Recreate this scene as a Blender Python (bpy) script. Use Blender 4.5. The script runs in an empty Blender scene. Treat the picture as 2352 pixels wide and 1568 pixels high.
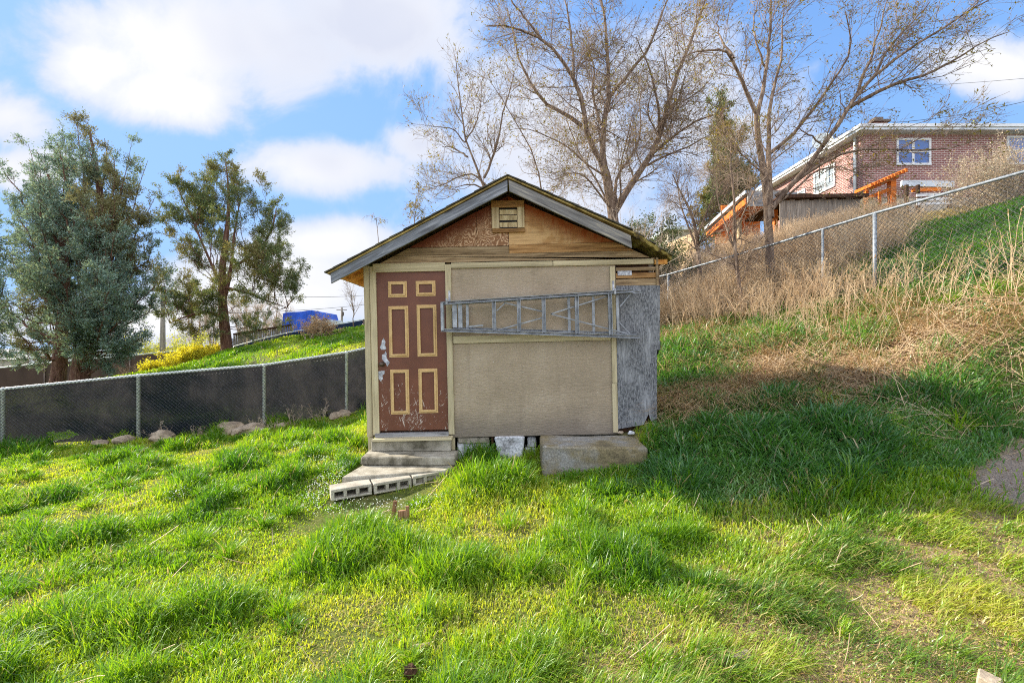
import bpy, bmesh, math, random
import numpy as np
from mathutils import Vector, Matrix, noise as mnoise

SC = bpy.context.scene
COL = SC.collection
random.seed(7)
F, CX, CY, EYE = 1045.0, 1176.0, 784.0, 1.55
TILT = math.radians(1.25)          # the old shed leans a little
TO_SUN = Vector((-0.91 * math.cos(math.radians(28)), 0.415 * math.cos(math.radians(28)), math.sin(math.radians(28)))).normalized()


def W(px, py, Y):
    """survey helper: a sighted direction plus a distance gives a point of the place"""
    return np.array([(px - CX) / F * Y, Y, EYE - (py - CY) / F * Y])


# ------------------------------------------------------------------ object helpers
def link(o, parent=None):
    COL.objects.link(o)
    if parent is not None:
        o.parent = parent
    return o


def tag(o, label=None, cat=None, group=None, kind=None):
    if label: o['label'] = label
    if cat: o['category'] = cat
    if group: o['group'] = group
    if kind: o['kind'] = kind
    return o


def empty(name, loc=(0, 0, 0), label=None, cat=None, group=None):
    o = bpy.data.objects.new(name, None)
    o.location = [float(c) for c in loc]
    o.empty_display_size = 0.2
    link(o)
    return tag(o, label, cat, group)


class MB:
    def __init__(s):
        s.v = []; s.f = []

    def add(s, vs, fs):
        b = len(s.v)
        s.v += [tuple(float(c) for c in v) for v in vs]
        s.f += [tuple(i + b for i in f) for f in fs]

    def box(s, c, d, rot=None):
        hx, hy, hz = d[0] / 2, d[1] / 2, d[2] / 2
        vs = [Vector((x, y, z)) for z in (-hz, hz) for y in (-hy, hy) for x in (-hx, hx)]
        if rot is not None:
            vs = [rot @ v for v in vs]
        vs = [v + Vector([float(q) for q in c]) for v in vs]
        s.add(vs, [(0, 2, 3, 1), (4, 5, 7, 6), (0, 1, 5, 4), (2, 6, 7, 3), (0, 4, 6, 2), (1, 3, 7, 5)])

    def bx(s, x0, x1, y0, y1, z0, z1):
        s.box(((x0 + x1) / 2, (y0 + y1) / 2, (z0 + z1) / 2), (abs(x1 - x0), abs(y1 - y0), abs(z1 - z0)))

    def prism(s, poly, y0, y1):
        """polygon of (x, z) extruded from y0 to y1"""
        n = len(poly)
        vs = [(p[0], y0, p[1]) for p in poly] + [(p[0], y1, p[1]) for p in poly]
        fs = [tuple(range(n)), tuple(range(2 * n - 1, n - 1, -1))]
        fs += [(i, i + n, (i + 1) % n + n, (i + 1) % n) for i in range(n)]
        s.add(vs, fs)

    def flat(s, poly, z0, z1):
        n = len(poly)
        vs = [(p[0], p[1], z0) for p in poly] + [(p[0], p[1], z1) for p in poly]
        fs = [tuple(range(n - 1, -1, -1)), tuple(range(n, 2 * n))]
        fs += [(i, (i + 1) % n, (i + 1) % n + n, i + n) for i in range(n)]
        s.add(vs, fs)

    def bar(s, a, b, w, t, up=(0, 1, 0)):
        """rectangular bar from a to b; w across, t along 'up'"""
        a, b = Vector([float(q) for q in a]), Vector([float(q) for q in b])
        d = (b - a).normalized(); u = Vector(up)
        n = d.cross(u).normalized(); u = n.cross(d).normalized()
        vs = []
        for p in (a, b):
            for i, j in ((-1, -1), (1, -1), (1, 1), (-1, 1)):
                vs.append(p + n * (i * w / 2) + u * (j * t / 2))
        s.add(vs, [(0, 1, 2, 3), (7, 6, 5, 4), (0, 4, 5, 1), (1, 5, 6, 2), (2, 6, 7, 3), (3, 7, 4, 0)])

    def tube(s, pts, r, n=8, cap=True):
        pts = [Vector([float(q) for q in p]) for p in pts]
        rs = r if hasattr(r, '__len__') else [r] * len(pts)
        rings = []
        for i, p in enumerate(pts):
            t = (pts[min(i + 1, len(pts) - 1)] - pts[max(i - 1, 0)]).normalized()
            ref = Vector((0, 0, 1)) if abs(t.z) < 0.9 else Vector((1, 0, 0))
            a = t.cross(ref).normalized(); b = t.cross(a)
            rings.append([p + (a * math.cos(k * 2 * math.pi / n) + b * math.sin(k * 2 * math.pi / n)) * rs[i] for k in range(n)])
        vs = [v for ring in rings for v in ring]
        fs = []
        for i in range(len(pts) - 1):
            for k in range(n):
                fs.append((i * n + k, i * n + (k + 1) % n, (i + 1) * n + (k + 1) % n, (i + 1) * n + k))
        if cap:
            fs.append(tuple(range(n - 1, -1, -1))); fs.append(tuple((len(pts) - 1) * n + k for k in range(n)))
        s.add(vs, fs)

    def build(s, name, mat, parent=None, smooth=False, bevel=0.0):
        me = bpy.data.meshes.new(name)
        me.from_pydata(s.v, [], s.f)
        bm = bmesh.new(); bm.from_mesh(me)
        bmesh.ops.recalc_face_normals(bm, faces=bm.faces)
        bm.to_mesh(me); bm.free()
        me.update()
        if smooth:
            me.polygons.foreach_set('use_smooth', [True] * len(me.polygons))
        o = bpy.data.objects.new(name, me)
        me.materials.append(mat)
        link(o, parent)
        if bevel:
            b = o.modifiers.new('edge', 'BEVEL'); b.width = bevel; b.segments = 2; b.limit_method = 'ANGLE'
        return o


def big_mesh(name, co, corners, starts, mat, parent=None, attrs=None, smooth=False):
    me = bpy.data.meshes.new(name)
    me.vertices.add(len(co)); me.vertices.foreach_set('co', np.ascontiguousarray(co, dtype=np.float32).ravel())
    me.loops.add(len(corners)); me.loops.foreach_set('vertex_index', np.ascontiguousarray(corners, dtype=np.int32))
    me.polygons.add(len(starts)); me.polygons.foreach_set('loop_start', np.ascontiguousarray(starts, dtype=np.int32))
    if smooth:
        me.polygons.foreach_set('use_smooth', np.ones(len(starts), dtype=bool))
    me.update(calc_edges=True)
    for k, a in (attrs or {}).items():
        at = me.attributes.new(k, 'FLOAT', 'POINT'); at.data.foreach_set('value', np.ascontiguousarray(a, dtype=np.float32))
    me.materials.append(mat)
    o = bpy.data.objects.new(name, me)
    return link(o, parent)


def rough_block(name, size, mat, parent=None, loc=(0, 0, 0), rotz=0, cuts=5, amp=0.01, sc=4.0, bev=0.012, seed=0, lip=None):
    bm = bmesh.new()
    bmesh.ops.create_cube(bm, size=1)
    bmesh.ops.scale(bm, vec=size, verts=bm.verts)
    bmesh.ops.bevel(bm, geom=list(bm.edges), offset=bev, segments=1, affect='EDGES')
    bmesh.ops.subdivide_edges(bm, edges=[e for e in bm.edges if e.calc_length() > 0.08], cuts=cuts, use_grid_fill=True)
    for v in bm.verts:
        p = v.co * sc + Vector((seed * 7.3, seed * 3.1, 0))
        v.co += mnoise.noise_vector(p) * amp + mnoise.noise_vector(p * 4) * amp * .35
    me = bpy.data.meshes.new(name); bm.to_mesh(me); bm.free(); me.materials.append(mat)
    o = bpy.data.objects.new(name, me); o.location = [float(c) for c in loc]; o.rotation_euler.z = rotz
    return link(o, parent)


def rock(name, loc, r, squash, mat, seed, rotz=0.0):
    bm = bmesh.new(); bmesh.ops.create_icosphere(bm, subdivisions=3, radius=r)
    for v in bm.verts:
        d = v.co.normalized()
        k = 1 + .35 * mnoise.noise(d * 1.3 + Vector((seed * 5.1, 0, seed))) + .1 * mnoise.noise(d * 4 + Vector((seed, 3, 1)))
        v.co = Vector((d.x * 1.25, d.y * .9, d.z * squash)) * r * k
        v.co.z = max(v.co.z, -r * .35)
    me = bpy.data.meshes.new(name); bm.to_mesh(me); bm.free(); me.materials.append(mat)
    o = bpy.data.objects.new(name, me); o.location = [float(c) for c in loc]; o.rotation_euler.z = rotz
    return link(o)


# ------------------------------------------------------------------ materials
class Mat:
    def __init__(s, name):
        s.m = bpy.data.materials.new(name); s.m.use_nodes = True
        s.nt = s.m.node_tree; s.nt.nodes.clear()
        s.out = s.n('ShaderNodeOutputMaterial')

    def n(s, t, **kw):
        nd = s.nt.nodes.new(t)
        for k, v in kw.items():
            if k.startswith('i_'):
                key = k[2:]
                key = int(key) if key.isdigit() else key.replace('_', ' ')
                s.set(nd.inputs[key], v)
            else:
                setattr(nd, k, v)
        return nd

    def set(s, inp, v):
        if isinstance(v, bpy.types.NodeSocket): s.nt.links.new(v, inp)
        elif isinstance(v, (tuple, list)) and len(v) == 3 and inp.type == 'RGBA': inp.default_value = (*v, 1)
        else: inp.default_value = v

    def coords(s, scale=(1, 1, 1), rot=(0, 0, 0), kind='Object', rnd=True):
        tc = s.n('ShaderNodeTexCoord'); mp = s.n('ShaderNodeMapping'); src = tc.outputs[kind]
        mp.inputs['Scale'].default_value = scale
        if any(rot):
            m0 = s.n('ShaderNodeMapping'); m0.inputs['Rotation'].default_value = rot; s.nt.links.new(src, m0.inputs['Vector']); src = m0.outputs[0]
        s.nt.links.new(src, mp.inputs['Vector'])
        if rnd:
            oi = s.n('ShaderNodeObjectInfo'); ml = s.n('ShaderNodeMath', operation='MULTIPLY', i_0=oi.outputs['Random'], i_1=37.0)
            s.nt.links.new(ml.outputs[0], mp.inputs['Location'])
        return mp.outputs[0]

    def noise(s, vec, scale=5, detail=4, rough=.55, dist=0.0):
        nd = s.n('ShaderNodeTexNoise'); nd.inputs['Scale'].default_value = scale; nd.inputs['Detail'].default_value = detail
        nd.inputs['Roughness'].default_value = rough; nd.inputs['Distortion'].default_value = dist
        s.nt.links.new(vec, nd.inputs['Vector']); return nd.outputs[0]

    def ramp(s, fac, stops, interp='LINEAR'):
        r = s.n('ShaderNodeValToRGB'); e = r.color_ramp.elements; r.color_ramp.interpolation = interp
        while len(e) < len(stops): e.new(.5)
        for el, (p, c) in zip(e, stops):
            el.position = p; el.color = (*c, 1) if len(c) == 3 else c
        s.set(r.inputs[0], fac); return r.outputs[0]

    def mix(s, fac, a, b, mode='MIX'):
        m = s.n('ShaderNodeMix', data_type='RGBA', blend_type=mode)
        s.set(m.inputs[0], fac); s.set(m.inputs[6], a); s.set(m.inputs[7], b); return m.outputs[2]

    def math(s, op, a, b=0.0, c=0.0, clamp=False):
        m = s.n('ShaderNodeMath', operation=op, use_clamp=clamp)
        s.set(m.inputs[0], a); s.set(m.inputs[1], b); s.set(m.inputs[2], c); return m.outputs[0]

    def step(s, x, lo, hi):
        m = s.n('ShaderNodeMapRange', interpolation_type='SMOOTHSTEP')
        s.set(m.inputs[0], x); m.inputs[1].default_value = lo; m.inputs[2].default_value = hi; return m.outputs[0]

    def xyz(s, kind='Object'):
        tc = s.n('ShaderNodeTexCoord'); sp = s.n('ShaderNodeSeparateXYZ'); s.nt.links.new(tc.outputs[kind], sp.inputs[0]); return sp.outputs

    def attr(s, name):
        return s.n('ShaderNodeAttribute', attribute_name=name).outputs['Fac']

    def bump(s, h, strength=.3, dist=.01):
        b = s.n('ShaderNodeBump'); b.inputs['Strength'].default_value = strength; b.inputs['Distance'].default_value = dist
        s.nt.links.new(h, b.inputs['Height']); return b.outputs[0]

    def bsdf(s, col, rough=.8, normal=None, metal=0.0, spec=.3):
        b = s.n('ShaderNodeBsdfPrincipled')
        s.set(b.inputs['Base Color'], col); s.set(b.inputs['Roughness'], rough); s.set(b.inputs['Metallic'], metal)
        b.inputs['Specular IOR Level'].default_value = spec
        if normal is not None: s.nt.links.new(normal, b.inputs['Normal'])
        s.nt.links.new(b.outputs[0], s.out.inputs[0]); return b


def lin(r, g, b):
    f = lambda c: (c / 255) / 12.92 if c / 255 <= .04045 else ((c / 255 + .055) / 1.055) ** 2.4
    return (f(r), f(g), f(b))


def surf(name, stops, scale=4, stretch=(1, 1, 1), rot=(0, 0, 0), detail=6, rough=.8, bump=.3, bd=.01, fine=40, fineamt=.35, dist=0.0, metal=0.0, spec=.3):
    m = Mat(name)
    v = m.coords(stretch, rot)
    a = m.noise(v, scale, detail, .6, dist)
    col = m.ramp(a, stops)
    b = m.noise(v, fine, 3, .6)
    g = m.ramp(b, [(.3, (1 - fineamt,) * 3), (.7, (1 + fineamt * .3,) * 3)])
    col = m.mix(1.0, col, g, 'MULTIPLY')
    h = m.math('ADD', a, m.math('MULTIPLY', b, .5))
    m.bsdf(col, rough, m.bump(h, bump, bd), metal, spec)
    return m.m


def wood(name, dark, mid, light, axis='x', scale=3.0, rotz=0.0, rough=.85, bump=.5, knots=True):
    """weathered board with the grain along one axis; the object's random number shifts it"""
    m = Mat(name)
    st = {'x': (1.0, 12, 14), 'z': (14, 12, 1.0), 'y': (14, 1.0, 12)}[axis]
    v = m.coords(st, (0, rotz, 0))
    a = m.noise(v, scale, 8, .65, .6)
    v2 = m.coords(tuple(q * .35 for q in st), (0, rotz, 0))
    big = m.noise(v2, scale, 3, .5)
    col = m.ramp(a, [(.3, dark), (.52, mid), (.72, light)])
    oi = m.n('ShaderNodeObjectInfo').outputs['Random']
    k = m.math('MULTIPLY_ADD', big, .7, m.math('MULTIPLY_ADD', oi, .25, .52))
    cc = m.n('ShaderNodeCombineColor'); [m.set(cc.inputs[i], k) for i in range(3)]
    col = m.mix(1.0, col, cc.outputs[0], 'MULTIPLY')
    if knots:
        vk = m.coords({'x': (1.2, 5, 6), 'z': (6, 5, 1.2), 'y': (6, 1.2, 5)}[axis], (0, rotz, 0))
        vo = m.n('ShaderNodeTexVoronoi'); vo.inputs['Scale'].default_value = 1.3; m.nt.links.new(vk, vo.inputs['Vector'])
        kn = m.step(vo.outputs[0], .16, .06)
        col = m.mix(m.math('MULTIPLY', kn, .75), col, tuple(c * .35 for c in dark))
    m.bsdf(col, rough, m.bump(a, bump, .006), 0, .2)
    return m.m


def leafmat(name, stops, dry, trans=.45, gloss=.05, tint=(1.5, 1.35, .5)):
    m = Mat(name)
    col = m.ramp(m.attr('rnd'), stops)
    col = m.mix(m.attr('dry'), col, dry)
    d = m.n('ShaderNodeBsdfDiffuse'); m.set(d.inputs[0], col)
    t = m.n('ShaderNodeBsdfTranslucent'); m.set(t.inputs[0], m.mix(1.0, col, m.mix(m.attr('dry'), (*tint, 1), (1.05, 1.0, .85, 1)), 'MULTIPLY'))
    g = m.n('ShaderNodeBsdfGlossy'); m.set(g.inputs[0], (.8, .8, .8)); g.inputs['Roughness'].default_value = .42
    x = m.n('ShaderNodeMixShader'); x.inputs[0].default_value = trans
    m.nt.links.new(d.outputs[0], x.inputs[1]); m.nt.links.new(t.outputs[0], x.inputs[2])
    y = m.n('ShaderNodeMixShader'); y.inputs[0].default_value = gloss
    m.nt.links.new(x.outputs[0], y.inputs[1]); m.nt.links.new(g.outputs[0], y.inputs[2])
    m.nt.links.new(y.outputs[0], m.out.inputs[0])
    return m.m


# ------------------------------------------------------------------ numpy noise and vegetation kits
_rt = np.random.RandomState(11).rand(256, 256).astype(np.float64)


def vnoise(x, y):
    xi, yi = np.floor(x).astype(int), np.floor(y).astype(int)
    fx, fy = x - xi, y - yi
    fx, fy = fx * fx * (3 - 2 * fx), fy * fy * (3 - 2 * fy)
    a, b = _rt[xi & 255, yi & 255], _rt[(xi + 1) & 255, yi & 255]
    c, d = _rt[xi & 255, (yi + 1) & 255], _rt[(xi + 1) & 255, (yi + 1) & 255]
    return (a * (1 - fx) + b * fx) * (1 - fy) + (c * (1 - fx) + d * fx) * fy


def fbm(x, y, o=4):
    s, a, n = 0, .5, 0
    for i in range(o):
        s = s + a * vnoise(x * 2 ** i + 17.3 * i, y * 2 ** i + 5.1 * i); n += a; a *= .5
    return s / n


def sst(x, a, b):
    t = np.clip((x - a) / (b - a), 0, 1); return t * t * (3 - 2 * t)


def unit(a):
    return a / np.maximum(np.linalg.norm(a, axis=-1, keepdims=True), 1e-9)


def tubes_np(P, R, sides=3):
    """P (N,K,3), R (N,K) -> arrays for big_mesh"""
    N, K, _ = P.shape
    T = np.empty_like(P); T[:, 1:-1] = P[:, 2:] - P[:, :-2]; T[:, 0] = P[:, 1] - P[:, 0]; T[:, -1] = P[:, -1] - P[:, -2]
    T = unit(T)
    ref = np.where((np.abs(T[:, :1, 2:3]) < .9), np.array([0, 0, 1.0]), np.array([1.0, 0, 0]))
    A = unit(np.cross(T, np.broadcast_to(ref, T.shape))); B = np.cross(T, A)
    th = np.arange(sides) * 2 * np.pi / sides
    V = P[:, :, None] + R[:, :, None, None] * (A[:, :, None] * np.cos(th)[:, None] + B[:, :, None] * np.sin(th)[:, None])
    co = V.reshape(-1, 3)
    base = (np.arange(N) * K * sides)[:, None, None]
    k = np.arange(K - 1)[None, :, None]; j = np.arange(sides)[None, None, :]; j2 = (j + 1) % sides
    q = np.stack([base + k * sides + j, base + k * sides + j2, base + (k + 1) * sides + j2, base + (k + 1) * sides + j], -1)
    corners = q.reshape(-1); starts = np.arange(len(corners) // 4) * 4
    return co, corners, starts


def join(parts):
    co, cr, st = [], [], []; nv = nl = 0
    for a, b, c in parts:
        co.append(a); cr.append(b + nv); st.append(c + nl); nv += len(a); nl += len(b)
    return np.concatenate(co), np.concatenate(cr), np.concatenate(st)


def resample(pts, K):
    pts = np.asarray(pts, float)
    d = np.r_[0, np.cumsum(np.linalg.norm(np.diff(pts, axis=0), axis=1))]
    t = np.linspace(0, d[-1], K)
    out = np.stack([np.interp(t, d, pts[:, i]) for i in range(3)], 1)
    if K > 6:                                   # soften the corners
        sm = out.copy(); sm[1:-1] = (out[:-2] + 2 * out[1:-1] + out[2:]) / 4; out = sm
    return out


def grow(P, R, n, rng, tmin=.25, ang=.8, length=1.0, K=5, wander=.25, up=.1, wind=(0, 0, 0), rs=.6, rtip=.002, tmax=1.0, taper_len=.5, wpow=1.0):
    N, Kp, _ = P.shape
    L = np.linalg.norm(np.diff(P, axis=1), axis=2).sum(1) ** wpow
    idx = rng.choice(N, n, p=L / L.sum())
    t = rng.uniform(tmin, tmax, n); f = t * (Kp - 1); i = np.minimum(f.astype(int), Kp - 2); fr = (f - i)[:, None]
    p0 = P[idx, i] * (1 - fr) + P[idx, i + 1] * fr
    tan = unit(P[idx, i + 1] - P[idx, i])
    r0 = np.maximum(R[idx, i] * (1 - fr[:, 0]) + R[idx, i + 1] * fr[:, 0], rtip) * rs
    perp = unit(np.cross(tan, rng.normal(size=(n, 3))))
    a = (ang * rng.uniform(.6, 1.35, n))[:, None]
    d = unit(tan * np.cos(a) + perp * np.sin(a))
    ln = length * rng.uniform(.5, 1.25, n) * (1 - taper_len * t)
    Q = np.empty((n, K, 3)); Q[:, 0] = p0
    for k in range(1, K):
        d = unit(d + rng.normal(size=(n, 3)) * wander + np.array([0, 0, up]) + np.array(wind))
        Q[:, k] = Q[:, k - 1] + d * (ln / (K - 1))[:, None]
    RR = r0[:, None] * (1 - np.linspace(0, 1, K)[None]) + rtip * np.linspace(0, 1, K)[None]
    return Q, RR


def rhombi(C, D, L, Wd, rng, bend=0.0):
    """leaf quads: centre base C, direction D, length L, width Wd"""
    n = len(C)
    S = unit(np.cross(D, rng.normal(size=(n, 3))))
    L = L[:, None]; Wd = Wd[:, None]
    V = np.stack([C, C + D * L * .45 + S * Wd * .5, C + D * L, C + D * L * .45 - S * Wd * .5], 1)
    return V.reshape(-1, 3), np.arange(4 * n), np.arange(n) * 4


def along(P, n, rng, tmin=.2):
    N, K, _ = P.shape
    idx = rng.randint(0, N, n); f = rng.uniform(tmin, 1, n) * (K - 1); i = np.minimum(f.astype(int), K - 2); fr = (f - i)[:, None]
    return P[idx, i] * (1 - fr) + P[idx, i + 1] * fr, unit(P[idx, i + 1] - P[idx, i]), idx


def blades(p, h, w, lean, rng, lean_dir=None):
    """grass blades: p (N,3) feet, h heights, w widths, lean = sideways share"""
    n = len(p)
    az = rng.uniform(0, 2 * np.pi, n)
    s = np.stack([np.cos(az), np.sin(az), np.zeros(n)], 1)
    la = rng.uniform(0, 2 * np.pi, n)
    ld = np.stack([np.cos(la), np.sin(la), np.zeros(n)], 1)
    if lean_dir is not None:
        ld = unit(ld + np.asarray(lean_dir))
    h, w, lean = h[:, None], w[:, None], lean[:, None]
    up = np.array([0, 0, 1.0])
    hh = h / np.sqrt(1 + lean ** 2 * .6)
    m1 = p + up * hh * .5 + ld * h * lean * .22
    m2 = p + up * hh * .85 + ld * h * lean * .6
    tp = p + up * hh * (1 - .25 * np.minimum(lean, 2.5)) + ld * h * lean * 1.0
    V = np.stack([p - s * w / 2, p + s * w / 2, m1 + s * w * .5, m1 - s * w * .5, m2 + s * w * .32, m2 - s * w * .32, tp], 1)
    base = (np.arange(n) * 7)[:, None]
    c = np.array([0, 1, 2, 3, 3, 2, 4, 5, 5, 4, 6])[None] + base
    st = (np.arange(n) * 11)[:, None] + np.array([0, 4, 8])[None]
    return V.reshape(-1, 3), c.reshape(-1), st.reshape(-1)
# ------------------------------------------------------------------ terrain
CTRL = np.array([
    (0, -4, -.02), (-5, -4, -.25), (5, -4, .15), (0, 0, 0), (3, 1, .06), (-3, 1, -.12), (0, 3, 0), (-3, 3, -.12), (2, 2.6, .04), (3.5, 2.4, .14),
    (-1.9, 5.3, -.02), (0, 5.2, .0), (.9, 5.0, .05), (-1.5, 4.55, -.15), (-1.2, 4.85, -.10), (-.6, 4.8, -.03), (-2.2, 4.9, -.1),
    (-1.9, 5.9, .0), (-1.9, 7.5, .15), (-6, 6, -.34), (-6, 3, -.3), (-9, 5, -.5),
    (-9.4, 8.4, -.47), (-7.14, 8.7, -.33), (-4.95, 9.1, -.2), (-3.45, 9.5, .01), (-3.1, 9.6, .08), (-1, 10.2, .5), (-12, 8, -.65),
    (1.87, 5.75, .5), (1.5, 5.1, .13), (1.8, 5.3, .30), (1.87, 7.4, .7), (2.32, 7.2, .79), (4.49, 6.4, 1.14), (4.6, 4.85, .8), (4.3, 4.0, .42), (5.2, 4.3, .55), (4.7, 3.6, .40), (3.3, 4.1, .34), (2.5, 5, .48),
    (5.0, 4.9, .95), (3.1, 8.5, 1.5), (3.65, 9.2, 1.8), (6.06, 7.6, 2.34), (4.0, 11.7, 2.05), (6.83, 6.07, 2.46), (5.0, 9.7, 2.2), (5.45, 5.35, 1.45), (7.5, 4.5, 2.0), (9, 2, 1.6),
    (10.1, 9, 4.2), (8.1, 10, 3.4), (12, 13, 4.6), (15.8, 19, 6.1), (15.4, 30, 6.6), (25, 20, 6.8), (10, 20, 4.8), (6, 16, 3.4), (3, 14, 2.2), (10, 32, 5.6), (16, 8, 5.4), (20, 12, 6.0), (6.6, 15, 3.9), (11, 16, 4.8),
    (-8, 12.5, -.1), (-12, 13, -.4), (-16.6, 17, -.1), (-12.8, 21, 1.13), (-7.2, 22, 2.05), (-10.2, 22, 1.6), (-7.0, 25, 1.5), (-11, 25, .8), (-3.5, 25, 2.15), (-5.5, 14, 1.0), (-16.2, 20, .05), (-15.4, 20, .25), (-13.9, 20.3, .58), (-2, 22, 2.7), (0, 20, 2.6), (-1, 14, 1.4), (-22, 21, -.9), (-26, 24, -1.2),
    (-10, 40, 1.2), (-30, 40, -.6), (-30, 20, -1.2), (-24, 8, -1.0), (30, 40, 7.5), (0, 45, 3), (0, 58, 3), (-20, 58, 0), (30, 58, 7), (-32, 58, -.6), (30, -4, 4), (-30, -4, -1.4)])


def _tps_fit(c, lam=.02):
    d = np.linalg.norm(c[:, None, :2] - c[None, :, :2], axis=2)
    K = np.where(d > 0, d * d * np.log(np.maximum(d, 1e-9)), 0) + lam * np.eye(len(c))
    Pm = np.c_[np.ones(len(c)), c[:, :2]]
    A = np.block([[K, Pm], [Pm.T, np.zeros((3, 3))]])
    return np.linalg.solve(A, np.r_[c[:, 2], 0, 0, 0])


_tw = _tps_fit(CTRL)


def ground(x, y, bumps=True):
    x = np.atleast_1d(np.asarray(x, float)); y = np.atleast_1d(np.asarray(y, float))
    xc, yc = np.clip(x, -32, 30), np.clip(y, -4, 58)
    out = _tw[-3] + _tw[-2] * xc + _tw[-1] * yc
    for i, c in enumerate(CTRL):
        r2 = (xc - c[0]) ** 2 + (yc - c[1]) ** 2
        out = out + _tw[i] * .5 * r2 * np.log(np.maximum(r2, 1e-12))
    far = np.maximum(np.maximum(np.abs(x) - 32, 0), np.maximum(y - 58, 0))
    out = out - np.minimum(far * .03, 6)
    if bumps:
        near = sst(-np.hypot(x + .5, (y - 5.6) * 1.4), -3.2, -2.2)      # calm round the shed
        bank = np.exp(-(((x - 5.1) / 1.1) ** 2 + ((y - 5.7) / 1.0) ** 2))
        amp = (.035 + .06 * bank) * (1 - .75 * near)
        out = out + amp * (fbm(x * 1.3 + 40, y * 1.3 + 40, 4) - .5) * 2
    return out


def gz(x, y): return float(ground(x, y)[0])


# ---- zones of the yard, as functions of place
def z_path(x, y):
    u = (x - 4.9) * .92 + (y - 4.0) * .39; v = -(x - 4.9) * .39 + (y - 4.0) * .92
    return sst(-np.hypot(u / 1.35, v / .36) + (fbm(x * 2.3, y * 2.3, 3) - .5) * .7, -1.15, -.75)


def z_sand(x, y):
    b = -.25 + (y - 1.95) * 1.35
    return sst(x - b + (fbm(x * 1.1 + 9, y * 1.1, 3) - .5) * 1.5, -.3, 1.2) * (1 - sst(y, 3.35, 3.75)) * .86


def z_bank(x, y):
    return np.clip(1.25 * np.exp(-(((x - 5.0) / 1.15) ** 2 + ((y - 5.85) / .8) ** 2)) + 1.0 * np.exp(-(((x - 3.9) / .7) ** 2 + ((y - 7.0) / .45) ** 2)), 0, 1)


def z_straw(x, y):                                        # flattened dead grass above the shed's shadow
    return np.clip(np.exp(-(((x - 3.1) / 1.3) ** 2 + ((y - 6.35) / .55) ** 2)) * 1.2, 0, 1)


FN = np.array([2.0, 1.0]) / math.sqrt(5)


def fence_d(x, y): return (x - 6.06) * FN[0] + (y - 7.6) * FN[1]      # signed distance to the wire fence on the bank


def z_reed(x, y):
    d = fence_d(x, y); s = (y - 7.6) / 2
    rt = sst(x / y, .62, .95)
    return np.exp(-((d + .15 + .25 * rt) / (.75 - .3 * rt)) ** 2) * (.35 + 1.1 * fbm(x * .8, y * .8, 3) ** 1.3) * sst(-y, -17, -13) * (1 - .8 * rt)


gx = np.r_[-np.geomspace(400, 14.5, 26), np.arange(-14, 14.01, .085), np.geomspace(14.5, 400, 26)]
gy = np.r_[-30, -20, -12, -8, -6, np.arange(-4.5, 14, .085), np.arange(14, 60, .6), np.geomspace(60, 600, 20)]
XX, YY = np.meshgrid(gx, gy)
xf, yf = XX.ravel(), YY.ravel()
ZZ = ground(xf, yf)
nx, ny = len(gx), len(gy)
ii = (np.arange(ny - 1)[:, None] * nx + np.arange(nx - 1)[None]).ravel()
quads = np.stack([ii, ii + 1, ii + nx + 1, ii + nx], 1)

m = Mat('soil_and_turf')
v = m.coords(kind='Object', rnd=False)
n1 = m.noise(v, 1.4, 6, .6); n2 = m.noise(v, 16, 6, .7); n3 = m.noise(v, 70, 3, .7)
turf = m.ramp(n2, [(.3, (.06, .08, .016)), (.55, (.12, .14, .03)), (.75, (.19, .17, .07))])
sand = m.ramp(n2, [(.28, (.16, .10, .06)), (.5, (.33, .235, .14)), (.72, (.48, .37, .24))])
dirt = m.ramp(n2, [(.3, (.075, .045, .027)), (.5, (.17, .105, .062)), (.72, (.30, .2, .12))])
path = m.ramp(n3, [(.3, (.15, .115, .085)), (.5, (.27, .21, .16)), (.72, (.40, .33, .26))])
col = m.mix(m.attr('sand'), turf, sand)
col = m.mix(m.attr('dirt'), col, dirt)
col = m.mix(m.attr('path'), col, path)
hh = m.math('ADD', m.math('MULTIPLY', n2, 1.0), m.math('MULTIPLY', n3, .6))
m.bsdf(col, .95, m.bump(hh, .9, .03), 0, .1)
GROUND = big_mesh('ground', np.stack([xf, yf, ZZ], 1), quads.ravel(), np.arange(len(quads)) * 4, m.m, smooth=True,
                  attrs={'sand': np.clip(z_sand(xf, yf) + .35 * sst(fbm(xf * .7, yf * .7, 3), .55, .75), 0, 1), 'dirt': np.clip(z_bank(xf, yf) + z_straw(xf, yf) * .8, 0, 1), 'path': z_path(xf, yf)})
tag(GROUND, kind='structure')
# ------------------------------------------------------------------ materials for the built things
TAN = lin(166, 152, 124)
m = Mat('painted_chipboard_siding')
v = m.coords((1, 1, 1), rnd=False)
a = m.noise(v, 1.6, 5, .6)
chip = m.n('ShaderNodeTexVoronoi'); chip.inputs['Scale'].default_value = 1.0; m.nt.links.new(m.coords((16, 16, 42), rnd=False), chip.inputs['Vector'])
chip2 = m.noise(m.coords((14, 14, 38), (0, .5, 0), rnd=False), 2.2, 4, .7, 1.2)
col = m.ramp(a, [(.3, lin(144, 129, 107)), (.5, lin(158, 142, 119)), (.7, lin(168, 153, 131))])
col = m.mix(m.math('MULTIPLY', m.step(chip2, .56, .70), .5), col, lin(92, 82, 68))
fl = m.noise(m.coords((15, 15, 34), (0, -.6, 0), rnd=False), 1.9, 2, .5, .8)
col = m.mix(m.math('MULTIPLY', m.step(fl, .72, .77), .75), col, lin(205, 198, 180))
xz = m.xyz()
low = m.math('MULTIPLY', m.step(m.math('ADD', xz[2], m.math('MULTIPLY', a, .5)), 1.02, .58), .75)        # mud splash near the ground
col = m.mix(low, col, lin(112, 103, 92))
stk = m.noise(m.coords((9, 9, .55), rnd=False), 1.6, 5, .6)
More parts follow.
